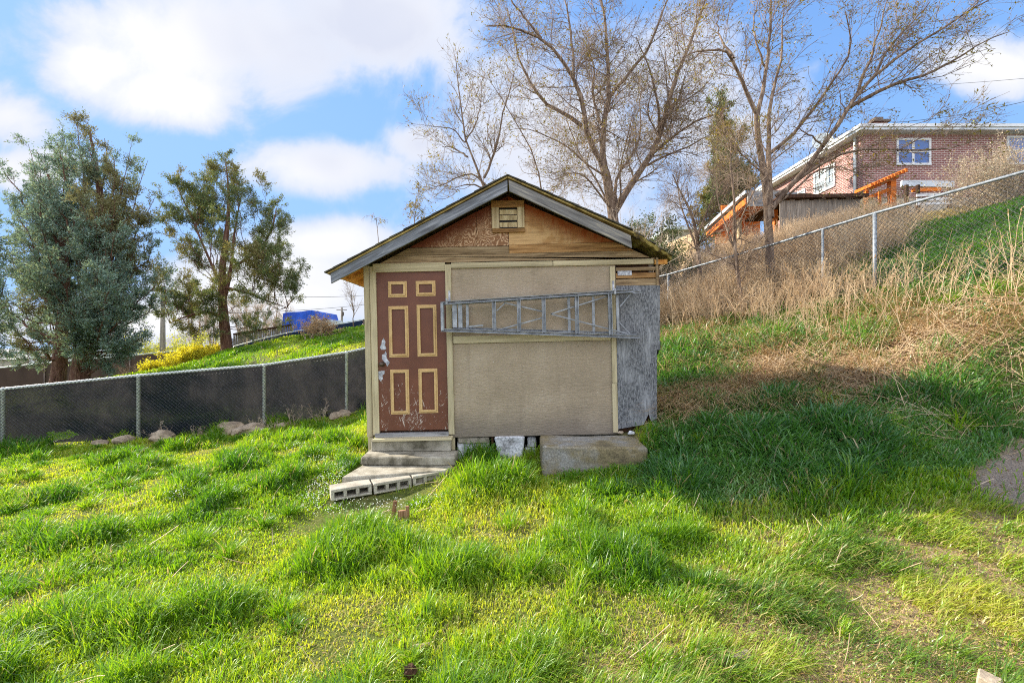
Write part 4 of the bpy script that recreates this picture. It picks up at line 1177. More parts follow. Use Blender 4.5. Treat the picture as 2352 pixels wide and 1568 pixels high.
# --- right hand tree on the bank
rng = np.random.RandomState(31)
cv2 = lambda p: (1568 + .3333 * p[0], .3333 * p[1])
YR = 9.8
paths = [
    ([(620, 2050), (608, 1800), (590, 1529), (580, 1400), (570, 1200), (530, 1050), (515, 900), (510, 790)], .105, .055, (0, 0)),
    ([(510, 790), (460, 690), (400, 540), (350, 400), (300, 340), (180, 345), (60, 350), (0, 400)], .055, .01, (0, -.7)),
    ([(350, 400), (270, 300), (240, 200), (250, 80)], .03, .008, (-.4, .2)),
    ([(515, 790), (560, 600), (580, 450), (600, 300), (600, 100), (620, 0), (625, -90)], .055, .018, (0, .3)),
    ([(610, 1500), (600, 1150), (590, 1000), (590, 800), (600, 680), (670, 500), (690, 350), (680, 200), (700, 60)], .075, .012, (0, .9)),
    ([(595, 1060), (700, 980), (800, 890), (900, 760), (1000, 620), (1090, 480), (1150, 400), (1180, 330), (1160, 200), (1120, 80)], .05, .01, (.4, -.4)),
    ([(610, 1440), (680, 1340), (760, 1270), (880, 1130), (980, 1000), (1050, 900), (1100, 800), (1180, 680), (1300, 540), (1450, 420), (1600, 320), (1800, 180), (2000, 60), (2150, -20)], .068, .012, (0, -.9)),
    ([(1160, 730), (1300, 650), (1480, 580), (1700, 500), (1900, 400), (2100, 270), (2250, 220)], .05, .008, (-.4, -1.0)),
    ([(640, 1350), (850, 1210), (1000, 1080), (1150, 1040), (1400, 1020), (1700, 1050), (1950, 1020), (2150, 900)], .045, .008, (0, -1.4)),
    ([(1180, 690), (1260, 480), (1330, 300), (1380, 120), (1420, -20)], .04, .01, (-.4, .3)),
    ([(1300, 550), (1420, 340), (1560, 180), (1700, 20)], .035, .01, (-.5, -.2)),
    ([(600, 1250), (450, 1090), (330, 1010), (240, 950)], .03, .008, (0, -.5)),
    ([(980, 1010), (860, 920), (760, 870)], .025, .008, (-.3, -.5)),
    ([(660, 1400), (900, 1180), (1030, 1130), (1200, 1180), (1350, 1260)], .03, .006, (0, -.9)),
    ([(1480, 1040), (1620, 960), (1760, 900), (1900, 840)], .018, .005, (-1.0, -1.3)),
    ([(585, 480), (500, 300), (490, 120), (520, 0)], .03, .01, (.2, .8)),
]
P0, R0 = traced(paths, YR, cv2, rng); R0[1:] *= .85
wind = np.array([.10, 0, .02])
P1, R1 = grow(P0[1:], R0[1:], 200, rng, .15, .75, 1.25, 6, .18, .06, wind, .28, .005)
P2, R2 = grow(P1, R1, 1300, rng, .12, .8, .65, 5, .18, .06, wind, .6, .0028)
P3, R3 = grow(P2, R2, 4600, rng, .1, .85, .36, 4, .2, .04, wind, .7, .0018)
V, c, s, r, _ = leaves_on(P3, 7000, rng, .055, .38)
tb = W(1768, 700, YR)
make_tree('bare_tree', 'leaning multi-stemmed tree with sparse buds on the bank by the wire fence', 'tree', 'bare trees', (tb[0], YR, gz(tb[0], YR) - .1), [(P0, R0), (P1, R1)], [(P2, R2), (P3, R3)], (V, c, s, r, np.zeros(len(r))))

# --- two slim trunks left of it
for label, cx_, pts_, Y_, r_, sd in (('slim dark trunk with wiry twigs nearest the wood fence', 1608, [(1612, 700), (1608, 640), (1602, 560), (1592, 490), (1560, 440), (1545, 400)], 10.9, .075, 41),
                                     ('crooked slim trunk between the slim dark one and the leaning tree', 1690, [(1712, 790), (1705, 700), (1690, 600), (1684, 520), (1690, 440), (1672, 380), (1680, 330)], 9.2, .05, 42)):
    rng = np.random.RandomState(sd)
    g0 = W(pts_[0][0], pts_[0][1], Y_); P0 = np.array([resample([(g0[0], Y_, min(gz(g0[0], Y_) - .1, g0[2]))] * (g0[2] > gz(g0[0], Y_)) + [W(px, py, Y_) for px, py in pts_], 12)]); R0 = np.array([np.linspace(r_, .014, 12)])
    ext = np.array([resample([P0[0, 6], W(pts_[2][0] + 45, 430, Y_ - .4), W(pts_[2][0] + 95, 380, Y_ - .6)], 12), resample([P0[0, 5], W(pts_[2][0] - 40, 470, Y_ + .4), W(pts_[2][0] - 50, 390, Y_ + .6)], 12)])
    P0 = np.concatenate([P0, ext]); R0 = np.concatenate([R0, np.array([np.linspace(r_ * .4, .006, 12)] * 2)])
    P1, R1 = grow(P0, R0, 40, rng, .3, .8, 1.0, 6, .2, .08, (0, 0, 0), .4, .004)
    P2, R2 = grow(P1, R1, 420, rng, .1, .8, .5, 5, .22, .04, (0, 0, 0), .6, .0025)
    P3, R3 = grow(P2, R2, 1600, rng, .1, .8, .28, 4, .22, .02, (0, 0, 0), .7, .0018)
    make_tree('bare_tree', label, 'tree', 'bare trees', (P0[0, 0, 0], Y_, gz(P0[0, 0, 0], Y_)), [(P0, R0), (P1, R1)], [(P2, R2), (P3, R3)], None, mtwig=M_TWIG)


# --- conifers
def conifer(name, label, Y, trunks, tips, n1, n2, n3, nf, rng, fol, leafL=.13, r_limb=.05, dry_in=.5, group='conifers', up=.05, lower=.45, open_=.35):
    """trunks: list of (pixel path, r0, r1); tips: (px,py,dy) ends of main limbs"""
    TP = np.array([resample([W(px, py, Y + dy) for px, py, dy in path], 14) for path, _, _ in trunks]); TR = np.array([np.linspace(a, b_, 14) for _, a, b_ in trunks])
    for i_ in range(len(trunks)):
        q0 = TP[i_, 0]
        if (i_ == 0) and q0[2] > gz(q0[0], q0[1]) - .1: TP[i_] = resample(np.concatenate([[[q0[0], q0[1], gz(q0[0], q0[1]) - .2]], TP[i_]]), 14)
    base = TP[0, 0].copy()
    limbs = []
    for px, py, dy in tips:
        e = W(px, py, Y + dy)
        d2 = np.linalg.norm((TP - e).reshape(-1, 3)[:, :2], axis=1) + np.abs((TP.reshape(-1, 3)[:, 2]) - (base[2] + (e[2] - base[2]) * rng.uniform(lower, lower + .35))) * 1.6
        s0 = TP.reshape(-1, 3)[d2.argmin()]
        mid = s0 * .5 + e * .5 + np.array([0, 0, -.12 * np.linalg.norm(e - s0)])
        q = resample([s0, mid, e], 9); q[1:-1] += rng.normal(size=(7, 3)) * .05; limbs.append(q)
    LP = np.array(limbs); LR = np.linspace(1, .15, 9)[None] * r_limb * rng.uniform(.6, 1.2, len(LP))[:, None]
    P2, R2 = grow(LP, LR, n2, rng, .25, .7, .95, 5, .18, up, (0, 0, 0), .5, .006)
    P3, R3 = grow(np.concatenate([P2]), R2, n3, rng, .15, .7, .5, 4, .2, up, (0, 0, 0), .6, .004)
    Lx = np.concatenate([resample(q, 4)[None] for q in LP] + [])
    ends = np.concatenate([P3, P3, P2[:, 1:]])
    c, d, idx = along(ends, nf, rng, .15)
    tw = rng.rand(len(ends)); dens = (tw[idx] > open_) | (rng.rand(nf) < .25)
    c, d = c[dens], d[dens]; idx = idx[dens]; n = len(c)
    D = unit(d * .7 + rng.normal(size=(n, 3)) * .65 + np.array([0, 0, .15]))
    ln = leafL * rng.uniform(.5, 1.4, n)
    V, cr, st = rhombi(c + rng.normal(size=(n, 3)) * .045, D, ln, ln * .34, rng)
    cen = TP.reshape(-1, 3)[:, :2].mean(0); rad = np.linalg.norm(c[:, :2] - cen, axis=1)
    patch = fbm(c[:, 0] * .7 + 30, c[:, 2] * .7 + c[:, 1] * .5, 3)
    dry = np.clip(sst(patch, .52, .68) * dry_in * 1.3 + (rng.rand(n) < .08) * .7, 0, 1)
    rr = np.clip(.55 * tw[idx] + .45 * rng.rand(n), 0, 1)
    t = empty(name, base, label, 'tree', group); lo = base
    co, c2, s2 = join([tubes_np(TP - lo, TR, 9)]); big_mesh('trunk', co, c2, s2, M_BARKR, t, smooth=True)
    co, c2, s2 = join([tubes_np(LP - lo, LR, 5), tubes_np(P2 - lo, R2, 3), tubes_np(P3 - lo, R3, 3)]); big_mesh('branches', co, c2, s2, M_BARKR, t)
    big_mesh('crown', V - lo, cr, st, fol, t, attrs={'rnd': np.repeat(rr, 4), 'dry': np.repeat(dry, 4)})
    return t


rng = np.random.RandomState(51)
tips = [(200, 278, 0), (148, 312, .4), (178, 290, -.3), (240, 318, .5), (65, 332, 0), (92, 380, -.8), (300, 338, -.4), (340, 368, .3), (10, 395, .2), (355, 455, -.3), (366, 555, .2), (380, 640, -.2), (372, 700, .4), (340, 760, -.3), (20, 470, .5), (-20, 560, 0), (-30, 650, .3), (-10, 760, -.4), (30, 800, .5), (280, 790, .2), (300, 420, .5)]
def volume_tips(n, cx, prof, rng, Y):
    out = []
    ys = np.array([p[0] for p in prof]); rs = np.array([p[1] for p in prof])
    w = np.interp(np.linspace(ys[0], ys[-1], 60), ys, rs); w = w / w.sum()
    for _ in range(n):
        py = rng.choice(np.linspace(ys[0], ys[-1], 60), p=w); r = np.interp(py, ys, rs); a = rng.uniform(0, 2 * math.pi); k = math.sqrt(rng.uniform(.25, 1))
        out.append((cx + r * k * math.cos(a), py + rng.uniform(-12, 12), r / F * Y * k * math.sin(a)))
    return out
tips += volume_tips(120, 178, [(330, 70), (420, 130), (520, 165), (640, 190), (740, 185), (805, 120)], rng, 17)
conifer('conifer_tree', 'big blue-green conifer with two trunks at the far left', 17.0,
        [([(178, 905, 0), (184, 850, 0), (200, 780, 0), (222, 640, 0), (238, 520, .1), (225, 400, .1), (205, 300, .1)], .33, .03), ([(128, 905, .3), (137, 850, .3), (140, 780, .3), (150, 640, .2), (140, 500, .3), (110, 400, 0)], .26, .04)],
        tips, 0, 1300, 7500, 260000, rng, M_JUN, leafL=.08, r_limb=.05, dry_in=.6, open_=.12)
rng = np.random.RandomState(56)  # third conifer, added to shade the fence screen and thicken the foliage
conifer('conifer_tree', 'added blue-green conifer at the left edge, shading the front fence screen', 13.2, [([(-90, 850, 0), (-92, 700, 0), (-85, 560, 0), (-88, 440, 0)], .2, .03)],
        volume_tips(60, -88, [(425, 18), (500, 75), (600, 110), (700, 120), (770, 90)], rng, 13.2) + [(-80, 420, 0), (0, 560, .1), (15, 640, -.1), (-150, 520, 0)], 0, 420, 1900, 60000, rng, M_JUN, leafL=.085, r_limb=.035, dry_in=.5, open_=.15)
rng = np.random.RandomState(52)
ct = lambda x, y: (.3 * x, 235 + .3 * y)
tips = [(500, 362, 0), (518, 362, .2), (480, 385, -.2), (545, 398, .2), (405, 405, .2), (398, 420, -.2), (375, 445, 0), (455, 415, .4), (600, 420, 0), (575, 440, -.5), (640, 455, .2), (660, 475, -.3), (672, 530, 0), (680, 590, .4), (690, 635, -.1), (672, 655, .1), (640, 700, -.2), (370, 500, .3), (368, 590, 0), (360, 660, .2), (395, 738, -.2), (650, 745, .1), (600, 735, -.5), (430, 640, -.6), (560, 680, .8)]
tips += volume_tips(48, 520, [(380, 28), (440, 95), (520, 140), (620, 155), (700, 130), (750, 90)], rng, 21)
conifer('conifer_tree', 'open conifer with a bare reddish trunk standing on the far lawn', 21.0,
        [([(523, 815, 0), (520, 780, 0), (514, 730, 0), (507, 660, 0), (510, 610, 0), (519, 550, 0), (525, 505, 0), (528, 445, 0), (518, 372, 0)], .26, .015),
         ([(512, 700, 0), (525, 650, .1), (532, 605, .2), (537, 545, .2), (543, 505, .3), (556, 440, .4)], .10, .015),
         ([(532, 615, .1), (555, 602, .1), (580, 585, 0), (606, 560, -.1), (627, 525, -.1), (634, 478, -.1)], .075, .015),
         ([(505, 655, 0), (492, 620, -.1), (458, 544, -.2), (440, 500, -.2), (420, 458, -.2), (402, 415, -.2)], .065, .015),
         ([(510, 728, 0), (490, 720, -.2), (470, 715, -.3), (430, 726, -.4), (405, 735, -.4), (390, 742, -.4)], .09, .015),
         ([(515, 660, 0), (570, 672, .2), (615, 692, .3), (660, 706, .4)], .07, .012)],
        tips, 0, 700, 4200, 150000, rng, M_JUND, leafL=.078, r_limb=.02, dry_in=.4, open_=.10)
rng = np.random.RandomState(53)
tips = volume_tips(70, 1668, [(225, 8), (300, 26), (380, 48), (470, 60), (560, 62)], rng, 22) + [(1652, 222, 0), (1660, 250, .2), (1712, 300, 0), (1735, 420, 0), (1600, 500, 0)]
conifer('conifer_tree', 'narrow olive conifer behind the bank, left of the brick house', 22.0, [([(1668, 600, 0), (1668, 480, 0), (1664, 340, 0), (1655, 225, 0)], .25, .03)], tips, 0, 500, 2200, 60000, rng, M_JUND, leafL=.12, r_limb=.04, dry_in=.9, up=.2, lower=.55, open_=.1)

# --- far and small growth on the left
rng = np.random.RandomState(61)
for k, (px, Y, h) in enumerate([(455, 44, 4.3), (585, 40, 5.2), (630, 43, 4.6), (560, 48, 4.4), (490, 52, 4.0)]):
    labs = ['hazy bare tree left of the second conifer trunk', 'bare tree with upright limbs right of the second conifer trunk', 'bare tree touching the blue tarpaulin', 'low bare tree directly behind the second conifer trunk', 'faint bare tree above the yellow bushes']
    x = W(px, 0, Y)[0]; z0 = gz(x, Y) - .3; zt_ = EYE + (784 - 705) / F * Y
    T = np.array([resample([(x + dx0, Y, z0), (x + dx0 * 2, Y, z0 + (zt_ - z0) * .45), (x + dx1, Y + dx0, zt_)], 8) for dx0, dx1 in ((0, .3), (.15, 1.3), (-.2, -1.2))]); R = np.array([np.linspace(.13, .02, 8)] * 3)
    P1, R1 = grow(T, R, 34, rng, .3, .55, 1.9, 6, .13, .1, (0, 0, 0), .5, .012)
    P2, R2 = grow(P1, R1, 300, rng, .15, .6, 1.0, 5, .16, .06, (0, 0, 0), .6, .007)
    P3, R3 = grow(P2, R2, 900, rng, .1, .7, .6, 4, .2, .03, (0, 0, 0), .7, .005)
    make_tree('bare_tree', labs[k], 'tree', 'far bare trees', (x, Y, z0), [(T, R), (P1, R1)], [(P2, R2), (P3, R3)], None, mbark=M_TWIG, mtwig=M_TWIGP)
thicket('blossom_shrub', 'small yellow blossoming bush by the brown screen', 330, 372, 20.5, .62, 30, rng, M_TWIG, 300, 700, depth=.35, leafs=6500, ml=M_YEL, leaf_sz=.075)
thicket('blossom_shrub', 'wide yellow blossoming bush in front of the brown screen', 385, 500, 20.6, .92, 46, rng, M_TWIG, 500, 1200, depth=.45, leafs=15000, ml=M_YEL, leaf_sz=.08, upright=.5)
thicket('lime_tree', 'lime green leafy tree behind the utility pole', 310, 470, 33, 3.0, 30, rng, M_TWIG, 500, 1500, depth=1.0, leafs=6000, ml=M_LIME, leaf_sz=.12, cat='tree')
thicket('bare_shrub', 'reddish bare brush at the foot of the brown screen', 270, 320, 20, .7, 30, rng, M_TWIG, 300, 700, depth=.4, r0=.01)
thicket('bare_sapling', 'white stemmed sapling left of the blue tarpaulin', 556, 592, 23.2, 1.7, 8, rng, M_TWIGP, 40, 100, depth=.2, r0=.03, cat='sapling')
# dried flower bush on the hill
t = thicket('dried_flower_bush', 'dry tan flower bush on the grassy hill left of the shed', 690, 765, 18.5, .95, 60, rng, M_SAGE if False else M_TWIGP, 500, 1300, depth=.4, leafs=5200, ml=leafmat('dried_flower_head', [(.0, lin(150, 112, 74)), (.5, lin(188, 150, 106)), (1, lin(204, 174, 132))], lin(150, 120, 80), .2, 0, (1, 1, 1)), leaf_sz=.05, r0=.01, cat='bush')
thicket('dead_weed', 'grey feathery weed patch in front of the hill', 570, 640, 14, .75, 26, rng, M_TWIGP, 220, 500, depth=.4, r0=.006, cat='weed')
# dead weeds standing against the screen
for k, (px, Y, h, lab) in enumerate([(378, 8.62, .42, 'dead weed beside the second post'), (455, 8.75, .3, 'thin dead stalks left of the stone heap'), (600, 8.85, .42, 'leaning dead stalk on the third post'), (628, 8.9, .3, 'short dead weed right of the third post'), (672, 9.0, .5, 'bushy curled dead weed in the dark third panel'), (736, 9.15, .52, 'tall dead stalk nearest the fourth post')]):
    thicket('dead_weed', lab, px - 8, px + 8, Y, h, 7, rng, M_TWIGP, 34, 90, depth=.05, r0=.006, cat='weed', upright=.3, up=0)
# lime leaves at the right edge above the house roof
thicket('lime_tree', 'bright lime tree tip over the house roof at the right edge', 2310, 2460, 27, 7.6, 26, rng, M_TWIG, 500, 1600, depth=.8, leafs=7000, ml=M_LIME, leaf_sz=.12, cat='tree')
# sage brush before the house
thicket('sage_bush', 'pale feathery sage bush against the brick wall', 2205, 2410, 12.5, 2.05, 90, rng, M_TWIGP, 1500, 4000, depth=.6, leafs=9000, ml=M_SAGE, leaf_sz=.05, r0=.01, cat='bush')
# ------------------------------------------------------------------ brick house up the slope
def brickmat(name, c1, c2, mortar, bump=.3):
    m = Mat(name)
    tc = m.n('ShaderNodeTexCoord'); sp = m.n('ShaderNodeSeparateXYZ'); m.nt.links.new(tc.outputs['Object'], sp.inputs[0])
    cb = m.n('ShaderNodeCombineXYZ'); m.set(cb.inputs[0], m.math('ADD', sp.outputs[0], sp.outputs[1])); m.set(cb.inputs[1], sp.outputs[2])
    bt = m.n('ShaderNodeTexBrick'); m.nt.links.new(cb.outputs[0], bt.inputs['Vector'])
    bt.inputs['Scale'].default_value = 1; bt.inputs['Brick Width'].default_value = .235; bt.inputs['Row Height'].default_value = .08; bt.inputs['Mortar Size'].default_value = .012
    m.set(bt.inputs['Color1'], c1); m.set(bt.inputs['Color2'], c2); m.set(bt.inputs['Mortar'], mortar)
    a = m.noise(m.coords(rnd=False), 1.2, 4, .6)
    g = m.ramp(a, [(.3, (.8, .8, .8)), (.7, (1.1, 1.1, 1.1))])
    col = m.mix(1.0, bt.outputs['Color'], g, 'MULTIPLY')
    m.bsdf(col, .9, m.bump(bt.outputs['Fac'], -bump, .01)); return m.m
M_BRICK = brickmat('red_brick', lin(122, 74, 70), lin(144, 94, 86), lin(186, 168, 158))
M_WHITE = surf('white_trim_paint', [(.3, lin(206, 206, 204)), (.7, lin(228, 228, 226))], 5, bump=.1, bd=.003, fineamt=.1)
M_GREYROOF = surf('pale_roof_edge', [(.3, lin(190, 196, 200)), (.7, lin(214, 218, 220))], 4, bump=.1, bd=.003, fineamt=.1)
M_FOUND = surf('house_foundation', [(.3, lin(170, 158, 140)), (.7, lin(204, 192, 172))], 3)
m = Mat('window_glass'); bs = m.bsdf(lin(74, 104, 160), .1, None, 0, .5); M_GLASS = m.m  # blue sky reflection put into the pane base colour
m = Mat('sky_lit_glass'); bs = m.bsdf(lin(150, 158, 160), .12, None, 0, .8); M_GLASSP = m.m  # paler copy, sky light put into its base colour
HY = 20.0
hx = W(1982, 0, HY)[0]; hz0 = W(0, 452, HY)[2]; hz1 = W(0, 317, HY)[2]
house = empty('brick_house', (hx, HY, gz(hx + 1, HY)), 'red brick house with white roof edge on top of the hill', 'house')
HL = np.array(house.location)
def hp(b, name, mat, par=None, **k): 
    o = b.build(name, mat, par or house, **k); o.location = -HL if par is None else (0, 0, 0); return o
xe = hx + 14; ye = HY + 7.4
b = MB(); b.bx(hx, xe, HY, ye, hz0, hz1 + .16); hp(b, 'wall', M_BRICK)
b = MB(); b.bx(hx + .03, xe - .03, HY + .03, ye - .03, hz0 - 2.2, hz0 + .02); hp(b, 'foundation', M_FOUND)
# soldier course at the wall foot
b = MB()
for k in range(64): b.bx(hx + .02 + k * .218, hx + .02 + k * .218 + .19, HY - .02, HY + .01, hz0 - .02, hz0 + .27)
hp(b, 'brick_course', M_BRICK)
b = MB(); ov = .45
b.bx(hx - ov, xe + ov, HY - ov, ye + ov, hz1 + .16, hz1 + .34); hp(b, 'eave', M_GREYROOF)
b = MB(); b.bx(hx - ov - .05, xe + ov, HY - ov - .05, HY - ov - .002, hz1 + .27, hz1 + .40); b.bx(hx - ov - .06, hx - ov - .002, HY - ov, ye + ov, hz1 + .265, hz1 + .395); hp(b, 'gutter', M_WHITE)
b = MB(); zr = hz1 + .37
b.add([(hx - ov, HY - ov, zr), (xe + ov, HY - ov, zr), (xe + ov, ye + ov, zr), (hx - ov, ye + ov, zr), (hx + 3.7, (HY + ye) / 2, zr + .7), (xe - 6, (HY + ye) / 2, zr + .9)], [(0, 1, 5, 4), (1, 2, 5), (2, 3, 4, 5), (3, 0, 4), (3, 2, 1, 0)]); hp(b, 'roof', M_SHINGLE)
b = MB(); q = W(2016, 0, 22.5)[0]; b.bx(q - .33, q + .33, 22.3, 22.9, zr - .1, 12.3); o = hp(b, 'chimney', M_BRICK)
b = MB(); b.bx(q - .42, q + .42, 22.2, 23.0, 12.3, 12.4); b.bx(q - .2, q + .2, 22.4, 22.8, 12.4, 12.6); hp(b, 'chimney_cap', M_METALDARK)


def window(px0, px1, py0, py1, mull, pane_mat, face='front'):
    if face == 'front':
        x0, x1 = W(px0, 0, HY)[0], W(px1, 0, HY)[0]; z1, z0 = W(0, py0, HY)[2], W(0, py1, HY)[2]
        f = lambda a, c, d0, d1, e, g: (a, c, HY - d1, HY - d0, e, g)
    else:
        x0, x1, z1, z0 = px0, px1, py0, py1
        f = lambda a, c, d0, d1, e, g: (hx - d1, hx - d0, a, c, e, g)
    fw = .09
    b = MB(); b.bx(*f(x0, x1, 0, .05, z1 - fw, z1)); b.bx(*f(x0, x1, 0, .06, z0, z0 + fw)); b.bx(*f(x0, x0 + fw, 0, .048, z0 + fw, z1 - fw)); b.bx(*f(x1 - fw, x1, 0, .048, z0 + fw, z1 - fw))
    for mx in mull:
        xm_ = x0 + (x1 - x0) * mx; b.bx(*f(xm_ - .05, xm_ + .05, 0, .045, z0 + fw, z1 - fw))
    zm = (z0 + z1) / 2; b.bx(*f(x0 + fw, x1 - fw, 0, .03, zm - .025, zm + .025))
    w = hp(b, 'window', M_WHITE)
    b = MB(); b.bx(*f(x0 + fw * .5, x1 - fw * .5, -.01, .012, z0 + fw * .5, z1 - fw * .5)); o = b.build('pane', pane_mat, w)
    return w
window(2058, 2137, 318, 380, (.48,), M_GLASS); window(2311, 2420, 313, 378, (), M_GLASS)
window(21.7, 23.2, 10.1, 8.95, (.45,), M_GLASSP, 'side'); window(23.9, 25.2, 9.6, 8.2, (), M_GLASSP, 'side')
b = MB(); dp = hx - .09; b.tube([(dp, HY + .35, hz1 + .2), (dp, HY + .35, hz0 + .35), (dp - .02, HY + .6, hz0 + .1), (dp - .02, HY + 4.5, hz0 - .55)], .06, 8); hp(b, 'downpipe', M_GALV, smooth=True)
b = MB(); c0 = W(1869, 432, 23.2); b.box((hx - .45, 23.6, 8.75), (.7, .7, .75)); 
for k in range(5): b.box((hx - .81, 23.6, 8.5 + k * .13), (.02, .6, .05))
b.box((hx - .45, 23.24, 8.75), (.5, .02, .5)); hp(b, 'window_cooler', M_METALDARK, bevel=.02)
# dish on the roof edge
d_ = empty('satellite_dish', W(1888, 330, 22), 'grey round satellite dish over the house eave', 'satellite dish')
bm = bmesh.new(); rings = 6
b = MB(); vs = [(0, 0, 0)]; fs = []
for i in range(1, rings + 1):
    r = i / rings * .44
    for k in range(20): vs.append((r * math.cos(k * math.pi / 10), .18 * (i / rings) ** 2 * -1, r * math.sin(k * math.pi / 10) * 1.1))
for k in range(20): fs.append((0, 1 + k, 1 + (k + 1) % 20))
for i in range(rings - 1):
    for k in range(20): a0 = 1 + i * 20; fs.append((a0 + k, a0 + 20 + k, a0 + 20 + (k + 1) % 20, a0 + (k + 1) % 20))
vs2 = [(v[0], v[1] + .025, v[2]) for v in vs]; nv = len(vs)
b.add(vs, fs); b.add(vs2, [tuple(reversed(f)) for f in fs]); o = b.build('dish', M_GALV, d_, smooth=True); o.rotation_euler = (math.radians(-20), 0, math.radians(-25))
b = MB(); b.tube([(0, .03, 0), (.05, .25, -.2), (.05, .25, -1.6)], .03, 6); b.build('mast', M_METALDARK, d_)
b = MB(); b.tube([(0, -.02, -.35), (-.05, -.4, -.25)], .015, 5); b.box((-.05, -.42, -.24), (.09, .1, .09)); b.build('receiver_arm', M_GALV, d_)

# ------------------------------------------------------------------ sheds, porch and fences below the house
def wset(name, label, cat, loc, group=None): return empty(name, loc, label, cat, group)
def wp(b, name, mat, par, **k):
    o = b.build(name, mat, par, **k); o.location = -np.array(par.location); return o
# grey board shed with dark roof edge
a0, a1 = W(1792, 450, 16.4), W(1975, 447, 17.2)
e = wset('board_shed', 'old grey board lean-to below the side wall of the brick house', 'shed', (a0[0], 16.4, gz(a0[0], 16.4)))
b = MB(); n = 17
for k in range(n):
    t = (k + .5) / n; p = a0 * (1 - t) + a1 * t; wv = (a1[0] - a0[0]) / n
    zg_ = gz(p[0], p[1]) - .2; b.bx(p[0] - wv / 2 + .008, p[0] + wv / 2 - .008, p[1], p[1] + .03 + .006 * (k % 3), zg_, p[2] - .18 + .02 * ((k * 7) % 3))
wp(b, 'wall_boards', M_GREYWOODV, e)
b = MB(); b.bar(a0 + np.array([-.15, -.15, -.08]), a1 + np.array([.15, -.15, -.08]), .16, .12, (0, 0, 1)); b.add([(a0[0] - .15, 16.2, a0[2] - .03), (a1[0] + .15, 17.0, a1[2] - .03), (a1[0] + .15, 19.3, a1[2] - .3), (a0[0] - .15, 18.6, a0[2] - .3)] + [(a0[0] - .15, 16.2, a0[2] - .09), (a1[0] + .15, 17.0, a1[2] - .09), (a1[0] + .15, 19.3, a1[2] - .36), (a0[0] - .15, 18.6, a0[2] - .36)], [(0, 1, 2, 3), (7, 6, 5, 4), (0, 4, 5, 1), (1, 5, 6, 2), (2, 6, 7, 3), (3, 7, 4, 0)])
wp(b, 'roof', M_DARKWOOD, e)
# orange timber porch
c0 = W(1716, 448, 17.6); c1 = W(1800, 446, 18.4)
e = wset('timber_porch', 'orange stained timber porch with pale sloping roof edge', 'porch', (c0[0], 17.6, gz(c0[0], 17.6)))
far = W(1622, 532, 20.5); far2 = far + (c1 - c0)
b = MB(); up = np.array([0, 0, .16])
b.add([c0 + up, c1 + up, far2 + up, far + up, c0, c1, far2, far], [(0, 1, 2, 3), (7, 6, 5, 4), (0, 4, 5, 1), (1, 5, 6, 2), (2, 6, 7, 3), (3, 7, 4, 0)]); wp(b, 'roof', M_GREYWOODV, e)
b = MB(); b.bar(c0 + np.array([-.07, -.02, .12]), far + np.array([-.07, 0, .12]), .06, .13, (0, 0, 1)); wp(b, 'gutter', M_GREYROOF, e)
b = MB(); b.bx(c0[0], c1[0], 17.52, 17.6, c0[2] - .45, c0[2] + .1); wp(b, 'fascia', M_GREYX, e)
b = MB()
for k in range(6):
    t = .06 + k / 6.4; p = c0 * (1 - t) + far * t; b.bx(p[0] + .03, p[0] + 1.35, p[1], p[1] + .07, p[2] - .24, p[2] - .03)
b.bar(c0 + np.array([.05, .1, -.18]), far + np.array([.05, 0, -.16]), .1, .24, (0, 0, 1)); wp(b, 'rafters', M_ORANGE, e)
for px, Y, zt_ in ((1783, 17.5, -.3), (1664, 19.6, -1.5), (1700, 18.6, -.6)):
    x = W(px, 0, Y)[0]; zg_ = gz(x, Y) - .2; b = MB(); b.bx(x - .07, x + .07, Y, Y + .14, zg_, c0[2] + zt_); wp(b, 'post', M_ORANGE if px != 1700 else M_PALEV, e)
b = MB(); p = W(1668, 560, 18.9); b.box((p[0] + .35, 18.95, p[2]), (1.55, .06, .62)); b.box((p[0] + .3, 19.0, p[2] + .36), (1.7, .2, .06)); wp(b, 'railing_board', M_ORANGE, e)
b = MB(); p = W(1690, 500, 19.6); b.box((p[0] + .4, 20.0, p[2]), (1.7, .06, 1.3)); wp(b, 'back_board', M_ORANGE, e)
# lattice and slanted trellis at the house corner
t0 = W(1987, 437, 17.8); t1 = W(2064, 404, 17.2)
e = wset('timber_trellis', 'slanted orange timber trellis at the house corner', 'trellis', (t0[0], 17.6, gz(t0[0], 17.6)))
b = MB(); b.bar(t0, t1, .1, .14, (0, 0, 1))
for k in range(11):
    p = t0 * (1 - k / 10) + t1 * (k / 10); b.bx(p[0] - .04, p[0] + .04, p[1] - .35, p[1] + .5, p[2] + .03, p[2] + .15)
wp(b, 'slat_roof', M_ORANGE, e)
b = MB(); p = W(2053, 405, 17.3); b.bx(p[0] - .1, p[0] + .1, 17.3, 17.5, gz(p[0], 17.3) - .2, p[2]); wp(b, 'post', M_ORANGE, e)
b = MB(); p = W(1992, 437, 17.8); b.bx(p[0] - .06, p[0] + .06, 17.8, 17.9, gz(p[0], 17.8) - .2, p[2]); wp(b, 'post', M_ORANGE, e)
b = MB(); q0, q1 = W(1992, 455, 17.75), W(2052, 432, 17.35); b.bar(q0, q1, .14, .06); b.bar(q0 - np.array([0, 0, .5]), q1 - np.array([0, 0, .55]), .12, .06); b.bar(W(2020, 440, 17.5), W(2021, 480, 17.5), .1, .05); wp(b, 'side_rails', M_ORANGE, e)
b = MB(); q0 = W(1955, 455, 17.6); q1 = W(2040, 485, 17.6)
